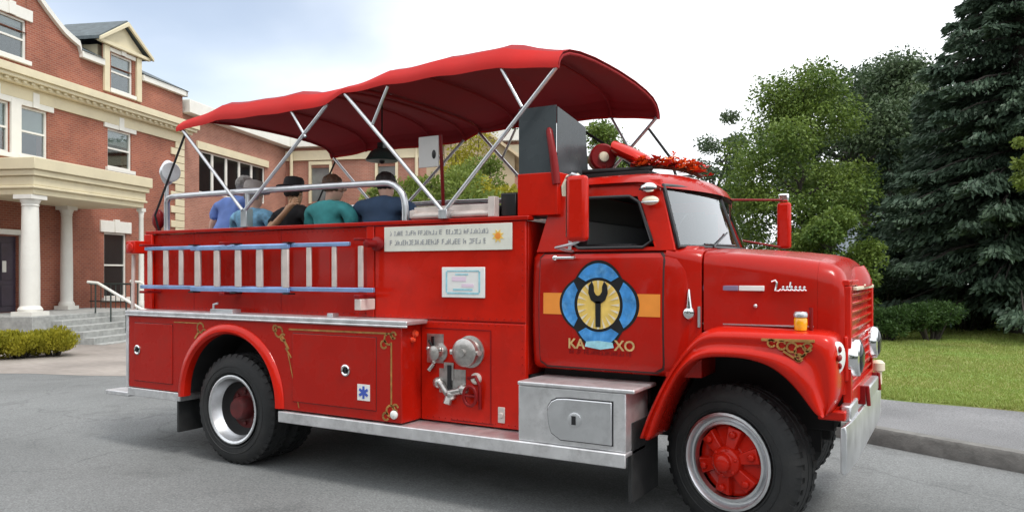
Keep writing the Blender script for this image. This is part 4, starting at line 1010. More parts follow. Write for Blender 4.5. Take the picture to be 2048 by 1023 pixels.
def person(x, y, label, shirt, hair, skin='skin', lean=.0, hat=None, drop=0.0, raised=False, turn=0.0, wide=1.0, long_hair=False):
    zs = 1.90 - drop
    P = thing('person', label, 'person', (x, y, zs-.06), 'passengers seated on the truck bench')
    H = lambda dx, dy, dz: (x+dx, y+dy+lean*dz*1.0, zs+dz)   # lean: tips the trunk away (+y)
    hx = turn*.03
    J = {'pel': (H(0,0,.03), (.15*wide, .12)), 'wai': (H(0,0,.20), (.135*wide, .10)), 'che': (H(0,.0,.38), (.155*wide, .11)), 'upp': (H(0,.0,.50), (.13*wide, .085)), 'nk': (H(0,.01,.545), .058), 'nk2': (H(hx*.3,.02,.585), .054),
         'hd0': (H(hx,.03,.635), (.070, .078)), 'hd1': (H(hx,.025,.710), (.080, .094)), 'hd2': (H(hx,.02,.775), (.064, .076)), 'nose': (H(hx+turn*.09, .125, .68), .014), 'chin': (H(hx+turn*.05,.085,.61), .030)}
    E = [('pel','wai'), ('wai','che'), ('che','upp'), ('upp','nk'), ('nk','nk2'), ('nk2','hd0'), ('hd0','hd1'), ('hd1','hd2'), ('hd1','nose'), ('hd0','chin')]
    for s, S in ((-1, 'l'), (1, 'r')):
        J['er'+S] = (H(hx+s*.088, .015, .69), (.012, .022)); E.append(('hd1', 'er'+S))
        up = raised and s == -1
        if up: arm = [H(-.19*wide, -.02, .45), H(-.10, -.21, .31), H(.16, -.24, .49), H(.20, -.24, .52)]
        else: arm = [H(s*.205*wide, .0, .475), H(s*.25*wide, .05, .22), H(s*.17, .26, .13), H(s*.13, .34, .12)]
        for k, rad in enumerate((.062, .045, .030, .030)): J[f'a{S}{k}'] = (arm[k], rad)
        E += [('upp', f'a{S}0')] + [(f'a{S}{k}', f'a{S}{k+1}') for k in range(3)]
        w = Vector(arm[3]); d = (w - Vector(arm[2])).normalized(); side = d.cross(Vector((0,0,1) if not up else (0,1,0))).normalized()
        J[f'p{S}'] = (tuple(w+d*.05), (.034, .018)); E.append((f'a{S}3', f'p{S}'))
        for f in range(4):
            L_ = (.068, .078, .072, .055)[f]; o = side*(.027-.018*f); b0 = w+d*.085+o; b1 = b0 + d*L_*.55 + Vector((0,0,-.006)); b2 = b1 + d*L_*.42 + Vector((0,0,-.02))
            for k, q in enumerate((b0, b1, b2)): J[f'f{S}{f}{k}'] = (tuple(q), .0095-.001*k)
            E += [(f'p{S}', f'f{S}{f}0'), (f'f{S}{f}0', f'f{S}{f}1'), (f'f{S}{f}1', f'f{S}{f}2')]
        t0 = w+d*.03+side*.035; t1 = t0+d*.035+side*.018
        J[f't{S}0'] = (tuple(t0), .011); J[f't{S}1'] = (tuple(t1), .009); E += [(f'a{S}3', f't{S}0'), (f't{S}0', f't{S}1')]
        leg = [H(s*.10, .02, .02), (x+s*.13, y+.42, zs+.02), (x+s*.13, y+.44, zs-.40), (x+s*.14, y+.60, zs-.44)]
        for k, rad in enumerate((.085, .062, .045, (.04, .03))): J[f'g{S}{k}'] = (leg[k], rad)
        E += [('pel', f'g{S}0')] + [(f'g{S}{k}', f'g{S}{k+1}') for k in range(3)]
    skin_mesh('body', J, E, skin, P, 'pel', 1)
    gr = .014
    def thick(r, g=gr): return (r[0]+g, r[1]+g) if isinstance(r, tuple) else (r+g, r+g)
    K = {k: (J[k][0], thick(J[k][1])) for k in ('pel','wai','che','upp')}; K['nk'] = (H(0,.01,.56), (.066, .062))
    EE = [('pel','wai'), ('wai','che'), ('che','upp'), ('upp','nk')]
    for S in 'lr':
        K[f'a{S}0'] = (J[f'a{S}0'][0], (.078, .078)); p0, p1 = Vector(J[f'a{S}0'][0]), Vector(J[f'a{S}1'][0]); K[f'a{S}1'] = (tuple(p0.lerp(p1, .62)), (.068, .068)); EE += [('upp', f'a{S}0'), (f'a{S}0', f'a{S}1')]
    so2 = skin_mesh('shirt', K, EE, shirt, P, 'pel', 3)
    dm_ = so2.modifiers.new('folds', 'DISPLACE'); dm_.texture = FOLDS; dm_.strength = .035; dm_.mid_level = .5; dm_.texture_coords = 'LOCAL'
    G = {'pel': (H(0,0,.02), (.165, .135))}; EG = []
    for S in 'lr':
        for k in range(3): G[f'g{S}{k}'] = (J[f'g{S}{k}'][0], thick(J[f'g{S}{k}'][1], .016))
        EG += [('pel', f'g{S}0'), (f'g{S}0', f'g{S}1'), (f'g{S}1', f'g{S}2')]
    skin_mesh('trousers', G, EG, 'trousers', P, 'pel', 1)
    c = Vector(H(hx, .008, .728)); b = MB(); r = random.Random(int(x*100))
    def hp(u, v):
        t = PI*(.0 + (.76 if not long_hair else .86)*v); p = 2*PI*u; fr = max(0, math.sin(p))    # shorter at the face side (+y)
        t *= 1 - .50*fr; k = 1 + .05*math.sin(9*p)*math.sin(5*t) + .06*(r.random()-.5)
        return (c.x+.093*k*math.sin(t)*math.cos(p), c.y+.108*k*math.sin(t)*math.sin(p), c.z+.098*k*math.cos(t) - (.07*v*v*(1-fr) if long_hair else 0))
    b.grid(hp, 40, 16); b.build('hair', hair, P, fixn=False)
    if hat:
        b = MB(); c2_ = (c.x, c.y+.005, c.z+.035); b.lathe(c2_, (0, .12, 1), [(.165, -.022), (.17, -.015), (.12, .0), (.104, .008), (.10, .06), (.085, .085), (.04, .098), (0, .10)], 26); b.lathe(c2_, (0, .12, 1), [(.165, -.022), (.10, -.004)], 26, caps=False); b.build('hat', hat, P)
    return P
person(-6.83, .80, 'person in a plain bright blue shirt bent forward at the rear end of the bench', 'shblue', 'hairg', lean=.45, wide=1.3, drop=-.09)
person(-6.33, .80, 'person in a pale blue patterned shirt and pale brimmed hat', 'shlight', 'hairg', hat='hat', drop=.06, wide=1.2)
person(-5.80, .84, 'person in a black top and black hat with one bare arm raised across the chest', 'shblack', 'hairb', skin='skin3', hat='hatb', raised=True, drop=.05)
person(-5.27, .80, 'person with short hair in a teal shirt sitting upright', 'shteal', 'hairn', drop=.03, wide=1.15, turn=1)
person(-4.70, .80, 'dark-haired person in a slate blue shirt beside the curved end of the rail', 'shnavy', 'hairb', lean=.25, drop=.02, wide=1.5, turn=-1)

# ================================================================== buildings (local u along the street face, v outwards, z up)
A10 = math.radians(10); ZB = -.3
def BP(u, v, z):
    X = -13.9 - u*math.sin(A10) + v*math.cos(A10); Z = 32.7 - u*math.cos(A10) - v*math.sin(A10)
    x, y = cam2w(X, Z); return (x, y, z)
class BB(MB):
    def bx(s, u0, u1, v0, v1, z0, z1, mi=0):
        q = [BP(u, v, z) for u in (u0, u1) for v in (v0, v1) for z in (z0, z1)]
        return s.add(q, [(0,1,3,2),(4,6,7,5),(0,4,5,1),(2,3,7,6),(0,2,6,4),(1,5,7,3)], mi)
    def wall(s, axis, k, a0, a1, z0, z1, holes, depth, mi=0, top=None):
        # flat wall with real openings; axis 'u': runs along u at v=k, 'v': runs along v at u=k; depth: reveal, signed
        f = (lambda a, d, z: BP(a, k+d, z)) if axis == 'u' else (lambda a, d, z: BP(k+d, a, z))
        As = sorted({a0, a1, *[h[0] for h in holes], *[h[1] for h in holes]}); Zs = sorted({z0, z1, *[h[2] for h in holes], *[h[3] for h in holes]})
        for i in range(len(As)-1):
            for j in range(len(Zs)-1):
                am, zm = (As[i]+As[i+1])/2, (Zs[j]+Zs[j+1])/2
                if any(h[0] < am < h[1] and h[2] < zm < h[3] for h in holes): continue
                s.add([f(As[i], 0, Zs[j]), f(As[i+1], 0, Zs[j]), f(As[i+1], 0, Zs[j+1]), f(As[i], 0, Zs[j+1])], [(0,1,2,3)], mi)
        for h in holes:
            for (p, q) in (((h[0],h[2]),(h[1],h[2])), ((h[1],h[2]),(h[1],h[3])), ((h[1],h[3]),(h[0],h[3])), ((h[0],h[3]),(h[0],h[2]))):
                s.add([f(p[0], 0, p[1]), f(q[0], 0, q[1]), f(q[0], depth, q[1]), f(p[0], depth, p[1])], [(0,1,2,3)], mi)
        return s
    def pu(s, poly, v0, v1, mi=0): return s.prism(poly, lambda a, b: BP(a, v0, b), lambda a, b: BP(a, v1, b), mi)
    def pv(s, poly, u0, u1, mi=0): return s.prism(poly, lambda a, b: BP(u0, a, b), lambda a, b: BP(u1, a, b), mi)

def sash(par, u0, u1, z0, z1, glass='winglass', v=0.0, cols=1, lintel=None, mid=True, trim='trimw', sill=True):
    f = BB(); vi = v-.13; t = .07
    f.bx(u0, u0+t, vi, vi+.08, z0, z1); f.bx(u1-t, u1, vi, vi+.08, z0, z1); f.bx(u0+t, u1-t, vi, vi+.08, z0, z0+t); f.bx(u0+t, u1-t, vi, vi+.08, z1-t, z1)
    if mid: f.bx(u0+t, u1-t, vi+.005, vi+.07, (z0+z1)/2-.03, (z0+z1)/2+.03)
    for c in range(1, cols): uc = lerp(u0, u1, c/cols); f.bx(uc-.04, uc+.04, vi+.002, vi+.075, z0+t, z1-t)
    w = f.build('window', trim, par)
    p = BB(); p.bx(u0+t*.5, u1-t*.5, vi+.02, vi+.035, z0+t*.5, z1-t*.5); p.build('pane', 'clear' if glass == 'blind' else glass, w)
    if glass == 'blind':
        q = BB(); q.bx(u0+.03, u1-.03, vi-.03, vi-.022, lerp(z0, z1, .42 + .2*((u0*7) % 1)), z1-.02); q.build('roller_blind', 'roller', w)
        q = BB(); q.bx(u0-.05, u1+.05, vi-.35, vi-.33, z0-.1, z1+.1); q.build('room_shade_sheet', 'room', w)  # black sheet puts the darkness of the room behind the glass
    if sill: q = BB(); q.bx(u0-.12, u1+.12, v-.10, v+.10, z0-.14, z0-.002); q.build('sill', trim, w, bevel=.01)
    if lintel: q = BB(); q.bx(u0-lintel[1], u1+lintel[1], v-.05, v+.06, z1+.002, z1+lintel[0]); q.bx((u0+u1)/2-.13, (u0+u1)/2+.13, v-.05, v+.10, z1+.002, z1+lintel[0]+.06); q.build('lintel', trim, w, bevel=.01)
    return w

BD = thing('brick_building', 'red brick hall with cream cornice, curved gable, wall dormer and columned porch', 'building', BP(5, -3, ZB))
H2 = [(7.46, 8.59, 5.42, 6.98), (3.28, 4.60, 5.58, 7.0), (9.0, 10.1, 5.42, 6.98)]
H1 = [(3.57, 4.79, .82, 3.20), (8.65, 9.95, .52, 2.86), (11.3, 12.5, .82, 3.2)]
H3 = [(3.22, 4.42, 8.45, 9.80)]
wl = BB(); wl.wall('u', 0, 0, 14, ZB, 9.3, H1 + H2 + H3[:0] + [(8.33, 9.6, 8.42, 9.3), (3.22, 4.42, 8.45, 9.3)], -.22)
wl.bx(5.12, 6.04, -.22, -.001, 9.301, 9.34)
# upper wall of the wall dormer and the curved gable rising beyond
wl.wall('u', 0, 2.75, 4.9, 9.3, 10.1, [(3.22, 4.42, 9.3, 9.80)], -.22)
gab = [(6.04, 9.3), (6.12, 9.5), (6.45, 9.60), (6.8, 9.74), (7.14, 9.95), (7.55, 10.22), (7.98, 10.55), (8.4, 10.95), (8.33, 9.3)]
wl.pu(gab, -.22, 0)
wl.pu([(8.33, 9.68), (8.33, 10.88), (8.4, 10.95), (8.9, 11.45), (9.5, 11.8), (10.2, 11.9), (11.2, 11.4), (12.4, 10.2), (14, 9.6), (14, 9.3), (9.6, 9.3), (9.6, 9.68)], -.22, 0)
wl.wall('v', 0, -9, 0, ZB, 9.3, [], .22); wl.bx(0.22, 14, -9, -8.8, ZB, 9.3); wl.bx(13.8, 14, -8.8, -.22, ZB, 9.3); wl.pv([(-.25, 9.301), (-.4, 9.36), (-2.6, 10.70), (-6.5, 10.70), (-8.8, 9.301)], 13.8, 14); wl.bx(.25, 13.78, -6.8, -6.5, 9.31, 10.70)
wl.build('wall', 'brick', BD, fixn=True)
q = BB(); cop = gab[:-1] + [(8.9, 11.45), (9.5, 11.8), (10.2, 11.9), (11.2, 11.4), (12.4, 10.2), (14, 9.6)]
up = [(a, z+.22) for a, z in cop]
q.loft([[BP(a, -.3, z+.01), BP(a, .12, z+.01), BP(a, .12, z+.2), BP(a, -.3, z+.2)] for a, z in cop], smooth=False); q.build('gable_coping', 'trimw', BD)
q = BB(); q.bx(-.5, 14, 0.002, .50, 7.80, 8.05); q.bx(-.42, 14, .002, .42, 7.68, 7.798); q.bx(-.30, 14, .002, .28, 7.56, 7.678); q.bx(-.5, -.002, -9, .0, 7.80, 8.05); q.bx(-.3, -.002, -9, .0, 7.56, 7.798)
q.bx(-.06, 14, .002, .07, 7.16, 7.558)
for i in range(40): q.bx(.2+.34*i, .34+.34*i, .282, .36, 7.60, 7.677)
q.build('cornice', 'trim', BD, bevel=.012)
q = BB(); q.bx(-.15, 2.74, .002, .16, 9.16, 9.38); q.bx(4.92, 6.03, .002, .16, 9.16, 9.38); q.bx(-.16, -.002, -9, .16, 9.16, 9.38); q.build('eaves_board', 'trimw', BD, bevel=.01)
# roof: slate hip with a flat-topped ridge
q = BB(); e = 9.385
def R3(*P): return [BP(*p) for p in P]
q.add(R3((-.2, .2, e), (2.72, .2, e), (2.72, -2.6, 10.75), (2.3, -2.6, 10.75)), [(0,1,2,3)]); q.add(R3((4.93, .2, e), (6.0, .2, e), (6.0, -2.6, 10.75), (4.93, -2.6, 10.75)), [(0,1,2,3)])
q.add(R3((2.72, -.35, 9.66), (4.93, -.35, 9.66), (4.93, -2.6, 10.75), (2.72, -2.6, 10.75)), [(0,1,2,3)])
q.add(R3((6.0, .0, e), (14, -.3, e), (14, -2.6, 10.75), (6.0, -2.6, 10.75)), [(0,1,2,3)])
q.add(R3((-.2, .2, e), (2.3, -2.6, 10.75), (2.3, -6.5, 10.75), (-.2, -9.2, e)), [(0,1,2,3)]); q.add(R3((2.3, -2.6, 10.75), (14, -2.6, 10.75), (14, -6.5, 10.75), (2.3, -6.5, 10.75)), [(0,1,2,3)])
q.build('roof', 'slate', BD, fixn=False)
# dormer pediment
q = BB(); pz = 10.10
q.pu([(2.62, pz), (5.02, pz), (3.82, 10.92)], -.2, .06); dm = q.build('dormer', 'trim', BD)
q = BB(); q.pu([(2.30, 10.02), (2.30, 10.14), (3.82, 11.12), (5.34, 10.14), (5.34, 10.02), (3.82, 10.98)], -2.4, .22); q.build('dormer_roof', 'slate', dm)
q = BB(); q.pu([(2.32, 9.98), (2.32, 10.10), (3.82, 11.06), (5.32, 10.10), (5.32, 9.98), (3.82, 10.90)], .222, .30); q.bx(2.40, 5.24, .065, .20, 9.97, 10.09); q.bx(2.78, 3.06, .003, .09, 8.3, 9.95); q.bx(4.58, 4.86, .003, .09, 8.3, 9.95); q.build('dormer_trim', 'trim', dm, bevel=.008)
q = BB(); q.bx(2.80, 4.84, -2.2, -.23, 9.35, 9.98); q.build('dormer_cheek', 'trim', dm)
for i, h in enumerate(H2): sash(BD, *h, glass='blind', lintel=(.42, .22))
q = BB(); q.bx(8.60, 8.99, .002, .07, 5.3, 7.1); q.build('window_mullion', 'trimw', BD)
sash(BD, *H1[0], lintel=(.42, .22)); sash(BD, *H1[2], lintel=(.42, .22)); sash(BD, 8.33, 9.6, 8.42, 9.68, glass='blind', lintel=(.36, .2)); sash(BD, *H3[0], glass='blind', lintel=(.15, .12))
q = BB()
for i in range(25):
    z = ZB+.30*i
    if z > 7.1: break
    w = .85 if i % 2 else .55
    q.bx(-.03, w, .002, .06, z+.01, z+.29); q.bx(-.06, -.002, -w, .06, z+.01, z+.29)
q.build('quoins', 'trim', BD, bevel=.012)
# front door
q = BB(); q.bx(8.65, 9.95, -.16, -.10, .52, 2.86); dr = q.build('door', 'doorp', BD)
q = BB()
for (a, c) in ((8.78, 9.22), (9.38, 9.82)):
    for (z0, z1) in ((.7, 1.35), (1.5, 2.65)): q.bx(a, c, -.098, -.075, z0, z1)
q.build('door_panel', 'doorp', dr, bevel=.012)
q = BB(); q.bx(9.05, 9.2, -.074, -.05, 1.75, 2.1); q.build('door_wreath', 'trimw', dr, bevel=.02)
q = BB(); q.bx(8.45, 8.64, .002, .12, .52, 2.9); q.bx(9.96, 10.15, .002, .12, .52, 2.9); q.bx(8.40, 10.2, .002, .16, 2.902, 3.06); q.build('door_frame', 'trimw', dr, bevel=.01)
# porch
pr = BB(); pr.bx(5.75, 10.95, .002, 2.62, 4.62, 4.95); pr.bx(5.82, 10.88, .002, 2.55, 4.45, 4.618); pr.bx(5.90, 10.80, .002, 2.46, 4.18, 4.448); pr.bx(5.94, 10.76, .002, 2.42, 3.93, 4.178); pr.bx(5.86, 10.84, .002, 2.50, 4.10, 4.176)
pr.build('porch_roof', 'trim', BD, bevel=.02)
pc = BB()
def column(u, v, r, z0=.52, z1=3.93):
    c = BB(); p = BP(u, v, z0); h = z1-z0
    c.bx(u-r*1.35, u+r*1.35, v-r*1.35, v+r*1.35, z0, z0+.12); c.lathe(p, (0,0,1), [(r*1.25, .121), (r*1.3, .18), (r*1.15, .24), (r, .28), (r*1.0, h*.4), (r*.86, h-.32), (r*.95, h-.30), (r*.88, h-.26), (r*1.1, h-.14), (r*1.1, h-.121)], 28); c.bx(u-r*1.2, u+r*1.2, v-r*1.2, v+r*1.2, z1-.12, z1)
    c.build('column', 'trimw', BD)
column(10.52, 2.1, .245); column(7.0, .32, .19); column(5.92, 2.3, .085); column(10.52, .32, .19)
sb = BB(); sb.bx(5.7, 11.0, .002, 2.6, ZB-.2, .515); sb.build('porch_floor', 'granite', BD, bevel=.015)
st_ = BB()
for i in range(5): st_.bx(6.1, 10.3, 2.602+.34*i, 2.602+.34*(i+1), ZB-.2, .515-.16*(i+1)+.02)
st_.build('porch_steps', 'granite', BD, bevel=.015)
for (u, lab) in ((8.55, 'pale stair handrail on dark posts, nearer the white porch column'), (6.55, 'pale stair handrail on dark posts, nearer the rear of the fire truck')):
    hr = thing('stair_railing', lab, 'railing', BP(u, 3.4, .1), 'handrails of the porch steps')
    c = BB(); c.tube([BP(u, 2.35, 1.45), BP(u, 2.7, 1.42), BP(u, 4.2, .62), BP(u, 4.35, .60)], .045, 8); c.build('handrail', 'trimw', hr)
    for k in range(4):
        t = k/3; v = lerp(2.62, 4.2, t); c = BB(); c.tube([BP(u, v, lerp(.50, -.3, t)), BP(u, v, lerp(1.42, .62, t))], .022, 6); c.build('post', 'iron', hr)
pg = thing('porch_railing', 'low dark iron railing at the back of the porch', 'railing', BP(6.5, 1.6, .515))
c = BB(); c.tube([BP(5.95, .35, 1.35), BP(5.95, 2.0, 1.35)], .03, 8); c.tube([BP(5.95, .35, .75), BP(5.95, 2.0, .75)], .02, 8)
for k in range(9): v = .4+.19*k; c.tube([BP(5.95, v, .516), BP(5.95, v, 1.35)], .014, 6)
c.build('balustrade', 'iron', pg)

# ---- flat-roofed brick wing behind
WG = thing('brick_annex', 'flat-roofed brick annex with a dark ribbon window and white fascia', 'building', BP(-6, 0, ZB))
q = BB(); q.wall('u', -.3, -10.08, -.32, ZB, 8.55, [(-7.7, -1.7, 5.3, 7.18), (-7.7, -1.7, .9, 2.9)], -.2)
q.wall('v', -10.08, -.3, 13, ZB, 8.55, [(1.2, 2.25, 5.6, 7.45), (5.0, 6.0, 5.6, 7.45), (9.0, 10.0, 5.6, 7.45)], -.2)
q.bx(-10.06, -.32, -6.2, -6.0, ZB, 8.55); q.bx(-18, -17.8, -.3, 13, ZB, 8.55); q.bx(-17.78, -10.1, 12.8, 13, ZB, 8.55)
q.build('wall', 'brick2', WG)
q = BB(); q.bx(-10.5, -.35, -6.2, .12, 8.56, 9.12); q.bx(-18.2, -10.51, -6.2, 13.2, 8.56, 9.12); q.bx(-10.509, -9.70, .122, 13.2, 8.56, 9.12); q.build('fascia', 'trimw', WG, bevel=.02)
q = BB(); q.bx(-7.95, -1.45, -.298, -.20, 7.20, 7.55); q.bx(-10.07, -9.96, -.29, 13, 7.85, 8.38); q.build('stone_band', 'trim', WG, bevel=.01)
f = BB()
for k in range(6): u = lerp(-7.7, -1.76, k/5); f.bx(u, u+.06 if k in (0, 5) else u+.16, -.46, -.36, 5.3, 7.18)
f.bx(-7.7, -1.7, -.455, -.365, 5.3, 5.36); f.bx(-7.7, -1.7, -.455, -.365, 7.12, 7.18); w = f.build('window', 'trimw', WG)
f = BB(); f.bx(-7.68, -1.72, -.43, -.41, 5.32, 7.16); f.build('pane', 'blackglass', w)
f = BB(); f.bx(-7.7, -1.7, -.455, -.365, .9, .98); f.bx(-4.8, -4.6, -.46, -.36, .98, 2.9); w = f.build('window', 'trimw', WG); f = BB(); f.bx(-7.68, -1.72, -.43, -.41, .92, 2.88); f.build('pane', 'winglass', w)
for (a, c_) in ((1.2, 2.25), (5.0, 6.0), (9.0, 10.0)):
    f = BB(); f.bx(-10.2, -10.0, a-.14, a, 5.5, 7.6); f.bx(-10.2, -10.0, c_, c_+.14, 5.5, 7.6); f.bx(-10.2, -10.0, a-.14, c_+.14, 7.605, 7.8); f.bx(-10.18, -10.1, a, c_, 6.5, 6.58); w = f.build('window', 'trim', WG)
    f = BB(); f.bx(-10.17, -10.15, a, c_, 5.6, 7.45); f.build('pane', 'blind', w)
# pale downpipes
q = BB(); q.tube([BP(-9.9, .1, ZB), BP(-9.9, .1, 8.5)], .09, 8); q.tube([BP(-9.95, 7.2, ZB), BP(-9.95, 7.2, 8.5)], .09, 8); q.build('downpipe', 'trim', WG)

# ---- tan gabled house with ivy further along
def HP(X, Z, z): x, y = cam2w(X, Z); return (x, y, z)
TH = thing('tan_house', 'small tan rendered house with a gable, overgrown at its foot', 'house', HP(-1.3, 31, ZB))
q = MB(); Zf, Zb = 29.0, 35.0
poly = [(-3.2, ZB), (.10, ZB), (.10, 6.15), (-1.6, 7.35), (-3.2, 6.15)]
q.prism(poly, lambda a, b: HP(a, Zf, b), lambda a, b: HP(a, Zb, b)); q.build('wall', 'tan', TH)
q = MB(); rp = [(-3.4, 5.95), (-3.4, 6.07), (-1.6, 7.50), (.28, 6.10), (.28, 5.98), (-1.6, 7.38)]
q.prism(rp, lambda a, b: HP(a, Zf-.3, b), lambda a, b: HP(a, Zb+.2, b)); q.build('roof', 'tan', TH)
f = MB(); f.prism([(-1.0, 2.6), (-.3, 2.6), (-.3, 3.7), (-1.0, 3.7)], lambda a, b: HP(a, Zf-.03, b), lambda a, b: HP(a, Zf+.05, b)); w = f.build('window', 'trimw', TH, bevel=.01)
f = MB(); f.prism([(-.94, 2.66), (-.36, 2.66), (-.36, 3.64), (-.94, 3.64)], lambda a, b: HP(a, Zf-.045, b), lambda a, b: HP(a, Zf-.03, b)); f.build('pane', 'blind', w)

# ---- pale houses glimpsed behind the trees on the right
def far_house(nm, lab, X, Z, w, d, h, wallm, roofm):
    t = thing(nm, lab, 'house', HP(X, Z, 0)); q = MB()
    poly = [(X-w/2, -.1), (X+w/2, -.1), (X+w/2, h), (X, h+w*.32), (X-w/2, h)]
    q.prism(poly, lambda a, b: HP(a, Z, b), lambda a, b: HP(a, Z+d, b)); q.build('wall', wallm, t)
    q = MB(); q.prism([(X-w/2-.4, h-.3), (X-w/2-.4, h-.12), (X, h+w*.32+.2), (X+w/2+.4, h-.12), (X+w/2+.4, h-.3), (X, h+w*.32+.02)], lambda a, b: HP(a, Z-.4, b), lambda a, b: HP(a, Z+d+.4, b)); q.build('roof', roofm, t)
    for k in (-.3, .0, .3):
        f = MB(); f.prism([(X+w*k-.5, 1.0), (X+w*k+.5, 1.0), (X+w*k+.5, 2.4), (X+w*k-.5, 2.4)], lambda a, b: HP(a, Z-.04, b), lambda a, b: HP(a, Z+.04, b)); ww = f.build('window', 'trimw', t)
        f = MB(); f.prism([(X+w*k-.42, 1.08), (X+w*k+.42, 1.08), (X+w*k+.42, 2.32), (X+w*k-.42, 2.32)], lambda a, b: HP(a, Z-.06, b), lambda a, b: HP(a, Z-.04, b)); f.build('pane', 'winglass', ww)
far_house('grey_house', 'blue-grey house half hidden behind the trees beside the truck nose', 20.5, 42, 7, 8, 3.6, 'siding', 'slate')
far_house('white_house', 'white house glimpsed low under the big dark spruce', 27.0, 44, 9, 8, 3.2, 'sidingw', 'slate')

# ================================================================== ground
def gz(x, y):
    return -.3*sstep((-x-8.6)/6.5)*1.0 if y > -20 else 0
xs = [-300, -120, -60, -40] + [-30+1.0*i for i in range(45)] + [20, 40, 100, 300]; ys = [-200, -60, -25] + [-15+1.5*i for i in range(30)] + [40, 60, 120, 400]
def ground_sheet(name, m_, dz, inside=None):
    vs = [(x, y, gz(x, y)+dz) for x in xs for y in ys]; n = len(ys)
    fs = [(i*n+j, (i+1)*n+j, (i+1)*n+j+1, i*n+j+1) for i in range(len(xs)-1) for j in range(n-1)]
    b = MB(); b.add(vs, fs, 0, True); return kind(b.build(name, m_, fixn=False), 'structure')
ground_sheet('road', 'asphalt', 0)
def sheet(name, m_, poly, dz, sub=10):
    bm = bmesh.new(); bm.faces.new([bm.verts.new((x, y, 0)) for x, y in poly])
    for ax in range(2):
        lo = min(p[ax] for p in poly); hi = max(p[ax] for p in poly); k = math.ceil(lo)
        while k < hi and k - lo < 70:
            no = (1, 0, 0) if ax == 0 else (0, 1, 0)
            bmesh.ops.bisect_plane(bm, geom=bm.verts[:]+bm.edges[:]+bm.faces[:], plane_co=tuple(c*k for c in no), plane_no=no); k += 1.0
    for v in bm.verts: v.co.z = gz(v.co.x, v.co.y) + dz
    me = bpy.data.meshes.new(name); bm.normal_update(); bm.to_mesh(me); bm.free(); me.materials.append(M[m_]); uvs(me)
    o = bpy.data.objects.new(name, me); link(o, (0,0,0), None); return kind(o, 'structure')
# brick paving in front of the porch
sheet('brick_pavement', 'paver', [(-34, .8), (-24, 1.2), (-19.5, 2.2), (-16.3, 3.9), (-13.6, 4.7), (-12.0, 6.0), (-11.0, 9), (-11.5, 14), (-15, 30), (-34, 30)], .004)
# the kerb line behind the truck, the pavement and the lawn on the right
KL = [(9.0, .1), (5.0, 1.35), (2.6, 2.35), (.49, 3.27), (-.71, 3.84), (-2.2, 4.65), (-3.8, 5.75), (-5.2, 7.2), (-6.2, 9.2), (-6.8, 12), (-7.2, 16), (-7.4, 24)]
KL = cr(KL, 4)
def offs(P, d):
    out = []
    for i, p in enumerate(P):
        a, c = P[max(i-1, 0)], P[min(i+1, len(P)-1)]; t = Vector((c[0]-a[0], c[1]-a[1])).normalized(); out.append((p[0]+t.y*d, p[1]-t.x*d))
    return out
KH = .17
K1 = offs(KL, .15)
def resamp(P, st):
    out = [P[0]]; acc = 0
    for a, c in zip(P, P[1:]):
        L_ = math.hypot(c[0]-a[0], c[1]-a[1]); d = st-acc
        while d <= L_: out.append((lerp(a[0], c[0], d/L_), lerp(a[1], c[1], d/L_))); d += st
        acc = (acc + L_) % st
    return out
KR = resamp(KL, .30); KR1 = offs(KR, .15)
b = MB(); r3 = random.Random(6); dz = 0
for k in range(0, len(KR)-6, 6):     # 1.8 m granite blocks with open joints
    dz = r3.uniform(-.006, .006); ds = r3.uniform(-.005, .005); secs = []
    for i in range(k, k+7):
        f = .022 if i == k else (-.022 if i == k+6 else 0); j = min(i+1, len(KR)-1) if f > 0 else max(i-1, 0)
        P_ = (lerp(KR[i][0], KR[j][0], abs(f)), lerp(KR[i][1], KR[j][1], abs(f))); Q_ = (lerp(KR1[i][0], KR1[j][0], abs(f)), lerp(KR1[i][1], KR1[j][1], abs(f)))
        e = r3.uniform(-.006, .004)
        secs.append([(P_[0]+ds, P_[1], -.05), (P_[0]+ds, P_[1], KH-.028+dz+e), (lerp(P_[0], Q_[0], .14)+e, lerp(P_[1], Q_[1], .14), KH+dz), (Q_[0], Q_[1], KH+dz), (Q_[0], Q_[1], -.05)])
    b.loft(secs, smooth=False)
kerb = b.build('kerb', 'kerb'); kind(kerb, 'structure')
# far edge of the pavement
WE = cr([(12, 2.2), (6.0, 3.7), (3.0, 4.85), (.64, 5.67), (-.80, 5.84), (-2.4, 6.6), (-3.9, 8.0), (-4.8, 10.0), (-5.2, 12.5), (-5.4, 16), (-5.5, 24)], 4)
b = MB(); b.loft([[(q[0], q[1], KH-.003), (w[0], w[1], KH+.004)] for q, w in zip(K1, WE)], closed=False, caps=False); kind(b.build('pavement', 'walk', fixn=False), 'structure')
def lz(x, y): return KH + .02 + .05*math.sin(x*.7)*math.cos(y*.5)*0 + .003*max(0, y-7)
rows = []
for w in WE:
    r_ = [(w[0], w[1], KH-.02)]
    for k in range(1, 15):
        t = k/14; x = lerp(w[0], 34 + w[0]*.6, t**1.6); y = lerp(w[1], 60 + w[1]*.4, t**1.6); r_.append((x, y, lz(x, y)))
    rows.append(r_)
b = MB(); b.loft(rows, closed=False, caps=False); lw = b.build('lawn', 'lawn', fixn=False); kind(lw, 'structure')
